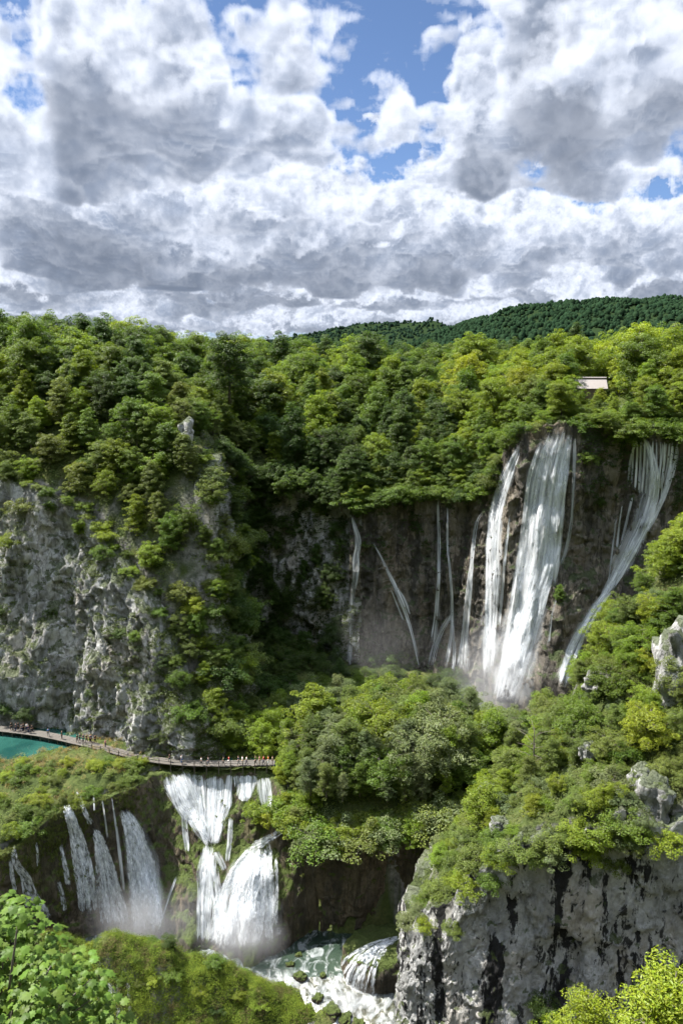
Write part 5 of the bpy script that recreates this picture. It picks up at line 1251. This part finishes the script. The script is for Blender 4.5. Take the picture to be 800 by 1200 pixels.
# gravel clearing behind the boardwalk
def clearing():
    th = np.linspace(0, 2 * math.pi, 40, endpoint=False); rr_ = np.linspace(0, 1, 8)
    V = []
    for r_ in rr_:
        for t_ in th: V.append((-8.6 + 5.2 * r_ * math.cos(t_) * (1 + .12 * math.sin(3 * t_)), 152.5 + 4.6 * r_ * math.sin(t_), 0))
    V = np.array(V); V[:, 2] = np.maximum(height(V[:, 0], V[:, 1]), .4) + .25
    Fq = np.array([[i * 40 + k, i * 40 + (k + 1) % 40, (i + 1) * 40 + (k + 1) % 40, (i + 1) * 40 + k] for i in range(7) for k in range(40)])
    tag(mesh_obj('path', V, Fq, M['path']), 'pale gravel clearing behind the boardwalk', kind='structure')
clearing()
for i, (px, py, top, leg, label) in enumerate([(352, 866, 'red', 'navy', 'person in red standing on the pale gravel clearing'), (360, 862, 'white', 'grey', 'person in white standing on the pale gravel clearing'), (366, 858, 'navy', 'beige', 'person in navy standing on the pale gravel clearing'), (372, 861, 'pink', 'black', 'person in pink standing on the pale gravel clearing')]):
    b = hit(px, py, ('ground',))[0]; person(b.x, b.y, b.z + .25, random.uniform(0, 6), top, leg, HC[i % 3], label, 'people on the gravel clearing', i % 3)
# ------------------------------------------------------------------ wooden house among the plateau trees
hc = at_y(690, 455, 197.0); gz = hgt(hc.x, 197.0)
hs = tag(empty('wooden_house', (hc.x, 197.0, gz), R(-8)), 'small house with a pale shingle roof half hidden in the plateau trees', 'house'); hs.scale = (1.25, 1.25, 1)
ev = hc.z - gz
def prism(name, P2, y0, y1, mat, parent):
    n = len(P2); V = [(x, y0, z) for x, z in P2] + [(x, y1, z) for x, z in P2]
    Fq = [list(range(n)), list(range(2 * n - 1, n - 1, -1))] + [[i, i + n, (i + 1) % n + n, (i + 1) % n] for i in range(n)]
    o = mesh_obj(name, V, Fq, mat, parent, False); return o
mb = MB(); mb.box((0, 2.2, ev / 2 - .2), (6.0, 4.4, ev + .3)); wl = mb.build('wall', M['plaster'], hs)
rf = MB()
for s, c in ((1, .2), (-1, 4.2)):
    Mx = Matrix.Rotation(s * R(46), 3, 'X'); rf.box((0, c + s * .95, ev + 1.22), (6.9, 3.75, .14), 0, Mx)
rfo = rf.build('roof', M['roof'], hs)
mb = MB(); mb.tube([(-3.45, 2.2, ev + 2.62), (3.45, 2.2, ev + 2.62)], .12, 6); mb.build('ridge_cap', M['roof'], rfo)
for x in (-1.6, 1.5):
    mb = MB(); mb.box((x, -.03, ev * .55), (.9, .06, 1.0)); w_ = mb.build('window', M['wood_dark'], hs)
# ------------------------------------------------------------------ rocks
def rock(name, c, size, seed, mat, label, group=None, rz=0.):
    n = 46; th = np.linspace(0, 2 * math.pi, n); ph = np.linspace(0, math.pi, n // 2); TH, PH = np.meshgrid(th, ph, indexing='ij')
    d = np.stack([np.sin(PH) * np.cos(TH), np.sin(PH) * np.sin(TH), np.cos(PH)], -1).reshape(-1, 3)
    d = np.sign(d) * np.abs(d)**.62; V = d * np.array(size) * .5
    nd = d / np.linalg.norm(d, axis=1)[:, None]; S = max(size)
    V = V + nd * (S * .30 * (wor(V + seed * 31.7, S * .34) - .5) + S * .16 * (wor(V + seed * 11.3, S * .14) - .5) + S * .05 * (wor(V + seed * 5., S * .05) - .5))[:, None]
    V = V * np.array([1, 1, 1]); 
    o = mesh_obj(name, V, grid_faces(n, n // 2), mat); o.location = c; o.rotation_euler = (0, 0, rz)
    tag(o, label, 'rock', group); return o
def rock_px(px, py, size, seed, label, keys=('ground', 'spur', 'lime'), mat='limestone', sink=0., group=None):
    b = hit(px, py, keys)[0]; return rock('rock', (b.x, b.y, b.z - sink), size, seed, M[mat], label, group, seed * 1.3)
rock_px(792, 800, (6.5, 5.5, 13.0), 1, 'big blocky grey crag standing out of the hillside shrubs', sink=-2.0)
rock_px(764, 945, (4.2, 3.6, 5.8), 2, 'pale grey boulder above the streaked cliff', sink=-.6)
rock_px(752, 915, (3.4, 2.6, 2.8), 3, 'smaller grey stone resting behind the pale boulder', sink=-.5)
rock_px(602, 870, (4.2, 3, 4.6), 4, 'grey rock jutting from the hillside near the foot of the main fall', sink=-1.6)
rock_px(572, 945, (3.0, 2.4, 4.6), 5, 'grey rock knob on the shoulder of the hillside', sink=-1.4)
rock_px(585, 975, (2.6, 2.2, 2.6), 6, 'grey rock near the top of the streaked cliff', sink=-.8)
rock_px(702, 815, (4.4, 3, 3.6), 7, 'weathered grey rock in the middle of the hillside', sink=-2.2)
rock_px(690, 890, (3.0, 2.4, 2.4), 8, 'low grey rock deep among the hillside shrubs', sink=-1.2)
b = at_z(590, 832, .8); rock('boulder', (b.x, b.y - 1.5, .6), (4.6, 3.4, 3.0), 9, M['tufa'], 'dark wet boulder at the foot of the main waterfall')
rock_px(217, 530, (3.6, 4, 10), 10, 'grey rock pinnacle sticking out of the spur trees', sink=-1.2)
for i, (px, py, s) in enumerate([(352, 1152, 1.6), (372, 1172, 1.5), (390, 1185, 2.2), (340, 1140, 1.1), (405, 1192, 1.8), (330, 1160, 1.3), (362, 1188, 1.2), (300, 1128, 1.0), (420, 1196, 1.6), (350, 1128, .9), (378, 1150, .9)]):
    p = at_z(px, py, -26.6); zz = float(z_pool(np.array([[p.x]]), np.array([[p.y]]))[0, 0])
    rock('stone', (p.x, p.y, zz), (s * 1.3, s, s * .8), 20 + i, M['tufa_moss'], 'small mossy stone washed by the white rapids', 'stones in the rapids', i * 1.1)
# ------------------------------------------------------------------ wooded hills beyond the plateau
def hill(name, Y0, Y1, prof, label, seed, col, nd):
    px_ = [p[0] for p in prof]; Zr = [at_y(p[0], p[1], Y1).z - 17 for p in prof]; Xr = [at_y(p[0], p[1], Y1).x for p in prof]
    def hz(x, y):
        t_ = np.clip((y - Y0) / (Y1 - Y0), 0, 2.2); top = np.interp(x, Xr, Zr)
        s = np.where(t_ < 1, np.sin(t_ * math.pi / 2)**1.15, np.cos((t_ - 1) * .9))
        p = np.stack([x, y, 0 * x], -1)
        return 60 + (top - 60) * s + 9 * spe(p, 900, seed * .1) * np.clip(t_ * 3, 0, 1) * np.clip(abs(1 - t_) * 4, 0, 1)
    xs = np.linspace(Xr[0], Xr[-1], 120); ys = np.linspace(Y0, Y0 + (Y1 - Y0) * 2.0, 60); X, Y = np.meshgrid(xs, ys, indexing='ij')
    tag(mesh_obj(name, np.stack([X.ravel(), Y.ravel(), hz(X.ravel(), Y.ravel())], -1), grid_faces(120, 60), M['far_ground']), label, kind='structure')
    r = np.random.default_rng(seed); n = nd
    x = r.uniform(Xr[0], Xr[-1], n); y = Y0 + (Y1 * 1.06 - Y0) * r.uniform(.05, 1, n)**.8; z = hz(x, y)
    k = np.abs(x) < y * .5; x, y, z = x[k], y[k], z[k]; n = len(x)
    nu, nv = 8, 4; th = np.linspace(0, 2 * math.pi, nu); ph = np.linspace(0.05, 1.75, nv); TH, PH = np.meshgrid(th, ph, indexing='ij')
    d = np.stack([np.sin(PH) * np.cos(TH), np.sin(PH) * np.sin(TH), np.cos(PH)], -1).reshape(-1, 3)
    s = r.uniform(.32, .8, n) * (Y1 / 1800)**.4
    V = d[None] * (np.stack([s * 6.5, s * 6.5, s * 8.5], -1))[:, None]
    V *= 1 + .15 * r.standard_normal((n, len(d), 1)).clip(-1.5, 1.5); V[:, :nv] = V[:, -nv:]
    V += np.stack([x, y, z + s * 2], -1)[:, None]
    Fq = (grid_faces(nu, nv)[None] + (np.arange(n) * nu * nv)[:, None, None]).reshape(-1, 4)
    o = mesh_obj('hill_forest', V.reshape(-1, 3), Fq, M['far_leaf'], None, True); o.color = (*col, 1)
    tag(o, 'dense far wood covering ' + label, kind='stuff')
hill('hill', 900, 1900, [(440, 425), (470, 404), (500, 390), (540, 374), (600, 363), (660, 359), (740, 352), (800, 352), (870, 349), (1000, 360), (1300, 380)], 'the broad hill behind the plateau', 3, (.012, .025, .012), 34000)
hill('hill', 2300, 3600, [(60, 412), (300, 400), (350, 393), (395, 383), (440, 378), (500, 380), (560, 386), (700, 392), (900, 400)], 'the far low hill in the skyline dip', 5, (.011, .022, .013), 12000)
# ------------------------------------------------------------------ foliage close to the viewpoint
def lobed_leaf(n_l):
    a = [(-.10, 0), (-.12, .10), (-.34, .06), (-.30, .26), (-.52, .40), (-.33, .50), (-.36, .72), (-.16, .70), (0, 1.0)]
    pts = a + [(-x, y) for x, y in a[-2::-1]]; return np.array(pts)
def near_maple():
    e = tag(empty('maple_tree', (-5.2, 10.2, hgt(-5.2, 10.2) - .2)), 'maple with large lobed light green leaves close by, filling a lower corner', 'tree')
    base = np.array(e.location); r = np.random.default_rng(77); mb = MB()
    crown_c = np.array(at_y(10, 1190, 10.5)); fork = base + (crown_c - base) * np.array([.5, .5, .55])
    mb.tube([base - np.array([0, 0, .4]), (base + fork) / 2 + np.array([.05, 0, 0]), fork], [.13, .11, .085], 8)
    L0 = lobed_leaf(0); nL = len(L0); Vs = []; Fs = []; b = 0
    pads = [(6, 1052, .42), (28, 1062, .40), (50, 1082, .38), (10, 1090, .48), (36, 1108, .46), (66, 1112, .36), (88, 1120, .34), (112, 1128, .30), (18, 1132, .5), (52, 1142, .48), (84, 1150, .44), (112, 1152, .36), (124, 1166, .32), (142, 1180, .30), (156, 1192, .24), (18, 1170, .55), (50, 1180, .5), (86, 1186, .5), (116, 1196, .42), (-20, 1080, .5), (-22, 1130, .55), (-15, 1190, .6), (40, 1215, .6), (90, 1220, .55), (136, 1215, .4), (8, 1040, .26), (98, 1108, .22), (30, 1042, .2)]
    for (px, py, pr) in pads:
        c = np.array(at_y(px - 6, py + 20, 10.2 + r.uniform(-.9, 1.0)))
        mid = (fork + c) / 2 + np.array([0, 0, .25]); mb.tube([fork, mid, c], [.035, .02, .008], 5)
        m = int(66 * (pr / .45)**2) + 8
        dd = sphere_dirs(m, r, -.6)
        P = c + dd * pr * (r.uniform(.35, 1.05, (m, 1))) * np.array([1, 1, .72])
        for p, d0 in zip(P, dd):
            nn = np.array([0, -.25, 1.0]) + d0 * .55 + r.normal(0, .28, 3); nn /= np.linalg.norm(nn)
            a = np.array([d0[0], d0[1], -.35]) + r.normal(0, .35, 3); a -= nn * a.dot(nn); a /= np.linalg.norm(a); bb = np.cross(nn, a)
            s = .15 * r.uniform(.5, 1.2); curl = r.uniform(.1, .4)
            V = p + s * (L0[:, :1] * bb + L0[:, 1:] * a - nn * (curl * ((L0[:, 1:] - .3)**2 + .8 * L0[:, :1]**2)))
            V = np.vstack([V, p + s * .38 * a + nn * .006]); Vs.append(V)
            for k in range(nL): Fs.append((b + k, b + (k + 1) % nL, b + nL))
            b += nL + 1
    t_ = mb.build('trunk', M['bark'], None, True); t_.parent = e; t_.location = -Vector(base)
    c_ = mesh_obj('crown', np.vstack(Vs), np.array(Fs), M['near_leaf'], None, False); c_.parent = e; c_.location = -Vector(base); c_.color = (.074, .125, .018, 1)
M['near_leaf'] = leaf_mat('maple_leaves', .42, .5, .16, .35)
near_maple()
PROTO['near'] = [make_tree_meshes(300 + i, 6.3, (1.7, 2.5)[i], .12, ('egg', 'airy')[i], 46, 5, 62, .115, .05, .36, .55, rise=.9) for i in range(2)]
for px, ptop, Y, v, hue, lab, wd in [(684, 1160, 26, 0, 'yellow', 'feathery yellow green shrub rising before the streaked cliff', 1.0), (786, 1128, 24, 0, 'yellow', 'dense bright yellow green tree in the lower corner before the streaked cliff', 1.35), (744, 1192, 25, 0, 'fresh', 'low bright shrub between two taller yellow green ones', .9), (650, 1196, 27, 0, 'fresh', 'small fresh green shrub at the very bottom before the grey cliff', .8)]:
    p = at_y(px, ptop, Y); g = hgt(p.x, Y); plant('near_shrub', 'near', p.x, Y, g - .2, p.z - g + .2, hue, lab, 'shrub', None, wd, v, .05)

# ------------------------------------------------------------------ air between here and the hills
def air():
    mb = MB(); x, y0, y1, z0, z1 = 3000, -60, 4200, -46, 480
    mb.box((0, (y0 + y1) / 2, (z0 + z1) / 2), (2 * x, y1 - y0, z1 - z0))
    m, t, out = new_mat('thin_haze'); v = N(t, 'ShaderNodeVolumePrincipled'); v.inputs['Color'].default_value = (.75, .86, 1.0, 1); v.inputs['Density'].default_value = .00065; v.inputs['Anisotropy'].default_value = .2
    t.links.new(v.outputs[0], out.inputs[1]); m.cycles.homogeneous_volume = True
    tag(mb.build('haze', m), 'thin blue haze in the air towards the hills', kind='stuff')

# ------------------------------------------------------------------ a label of its own for every plant and stone
HUE_W = {'fresh': 'bright green', 'mid': 'mid green', 'dark': 'dark green', 'olive': 'olive green', 'yellow': 'yellow green', 'grey': 'grey green', 'spruce': 'blackish', 'brown': 'brown'}
MARKS = [('the wooden house', 690, 447), ('the lip of the main waterfall', 652, 490), ('the top of the outer waterfall', 750, 498), ('the top of the lone thin waterfall', 411, 595), ('the diagonal rivulet', 450, 640), ('the middle veil of rivulets', 520, 575), ('the top of the narrow fall', 612, 510),
    ('the pointed skyline spruce', 792, 395), ('the dip in the skyline', 300, 410), ('the rock pinnacle', 217, 520), ('the wood above the pale cliff', 120, 500), ('the picture edge by the pale cliff', 10, 490), ('the pale cliff brow', 70, 580), ('the round dark skyline tree', 432, 400), ('the foot of the wooded hill', 560, 400), ('the wooded canyon corner', 300, 570),
    ('the blocky crag', 790, 780), ('the pale boulder', 764, 945), ('the weathered hillside rock', 702, 815), ('the low hillside rock', 690, 890), ('the rock near the main fall foot', 602, 870), ('the rock knob', 572, 945), ('the leafless hillside tree', 625, 895), ('the gravel clearing', 355, 860), ('the end of the boardwalk', 320, 898),
    ('the foot of the main waterfall', 586, 815), ('the foot of the lone thin waterfall', 410, 800), ('the wide white veil', 300, 1000), ('the dark green pool', 390, 1090), ('the small round cascade', 440, 1110), ('the outer waterfall chute', 680, 740), ('the reedy shelf', 70, 925), ('the turquoise lake', 20, 880), ('the cliff foot by the boardwalk', 140, 860), ('the cliff shoulder', 230, 700), ('the pale cliff middle', 90, 720),
    ('the broad black rock streak', 650, 1020), ('the streaked cliff corner', 490, 1070), ('the middle of the wooded shelf', 470, 880), ('the hanging bushes of the shelf', 420, 965), ('the upper cascade', 245, 930), ('the curtain falls', 120, 940), ('the crest of the mossy mound', 170, 1095), ('the low end of the mossy mound', 300, 1165)]
ORD = ['closest', 'second closest', 'third closest', 'fourth closest', 'fifth closest', 'sixth closest', 'seventh closest', 'eighth closest', 'ninth closest', 'tenth closest', 'eleventh closest', 'twelfth closest', 'thirteenth closest', 'fourteenth closest']
buckets = {}
for (e, hue, cat, x, y, z, group) in PLANTS:
    if not group: continue
    px, py = to_px(x, y, z)
    d, nm, rel = min(((px - a)**2 + (py - b)**2, n_, 'above' if py < b - abs(px - a) * .6 else 'below' if py > b + abs(px - a) * .6 else 'beside') for n_, a, b in MARKS)
    buckets.setdefault((HUE_W[hue], cat, rel, nm), []).append((d, e, group))
for (hw, cat, rel, nm), lst in buckets.items():
    lst.sort(key=lambda q: q[0])
    for i, (d, e, group) in enumerate(lst):
        kind_w = {'distant_tree': 'far tree', 'canyon_tree': 'wall tree'}.get(e.name.split('.')[0], cat)
        if i < len(ORD): e['label'] = f'{hw} leafy {cat}, {ORD[i]} {rel} {nm}'
        else: e['label'] = f'{hw} leafy {cat} crowded farther {rel} {nm}'; e['group'] = f'{hw} {cat}s {rel} {nm}'
st = sorted([o for o in sc.objects if o.name.split('.')[0] == 'stone'], key=lambda o: (o.location - LUMP).length)
for i, o in enumerate(st): o['label'] = f'small mossy stone in the white rapids, {ORD[i]} to the round cascade rock'
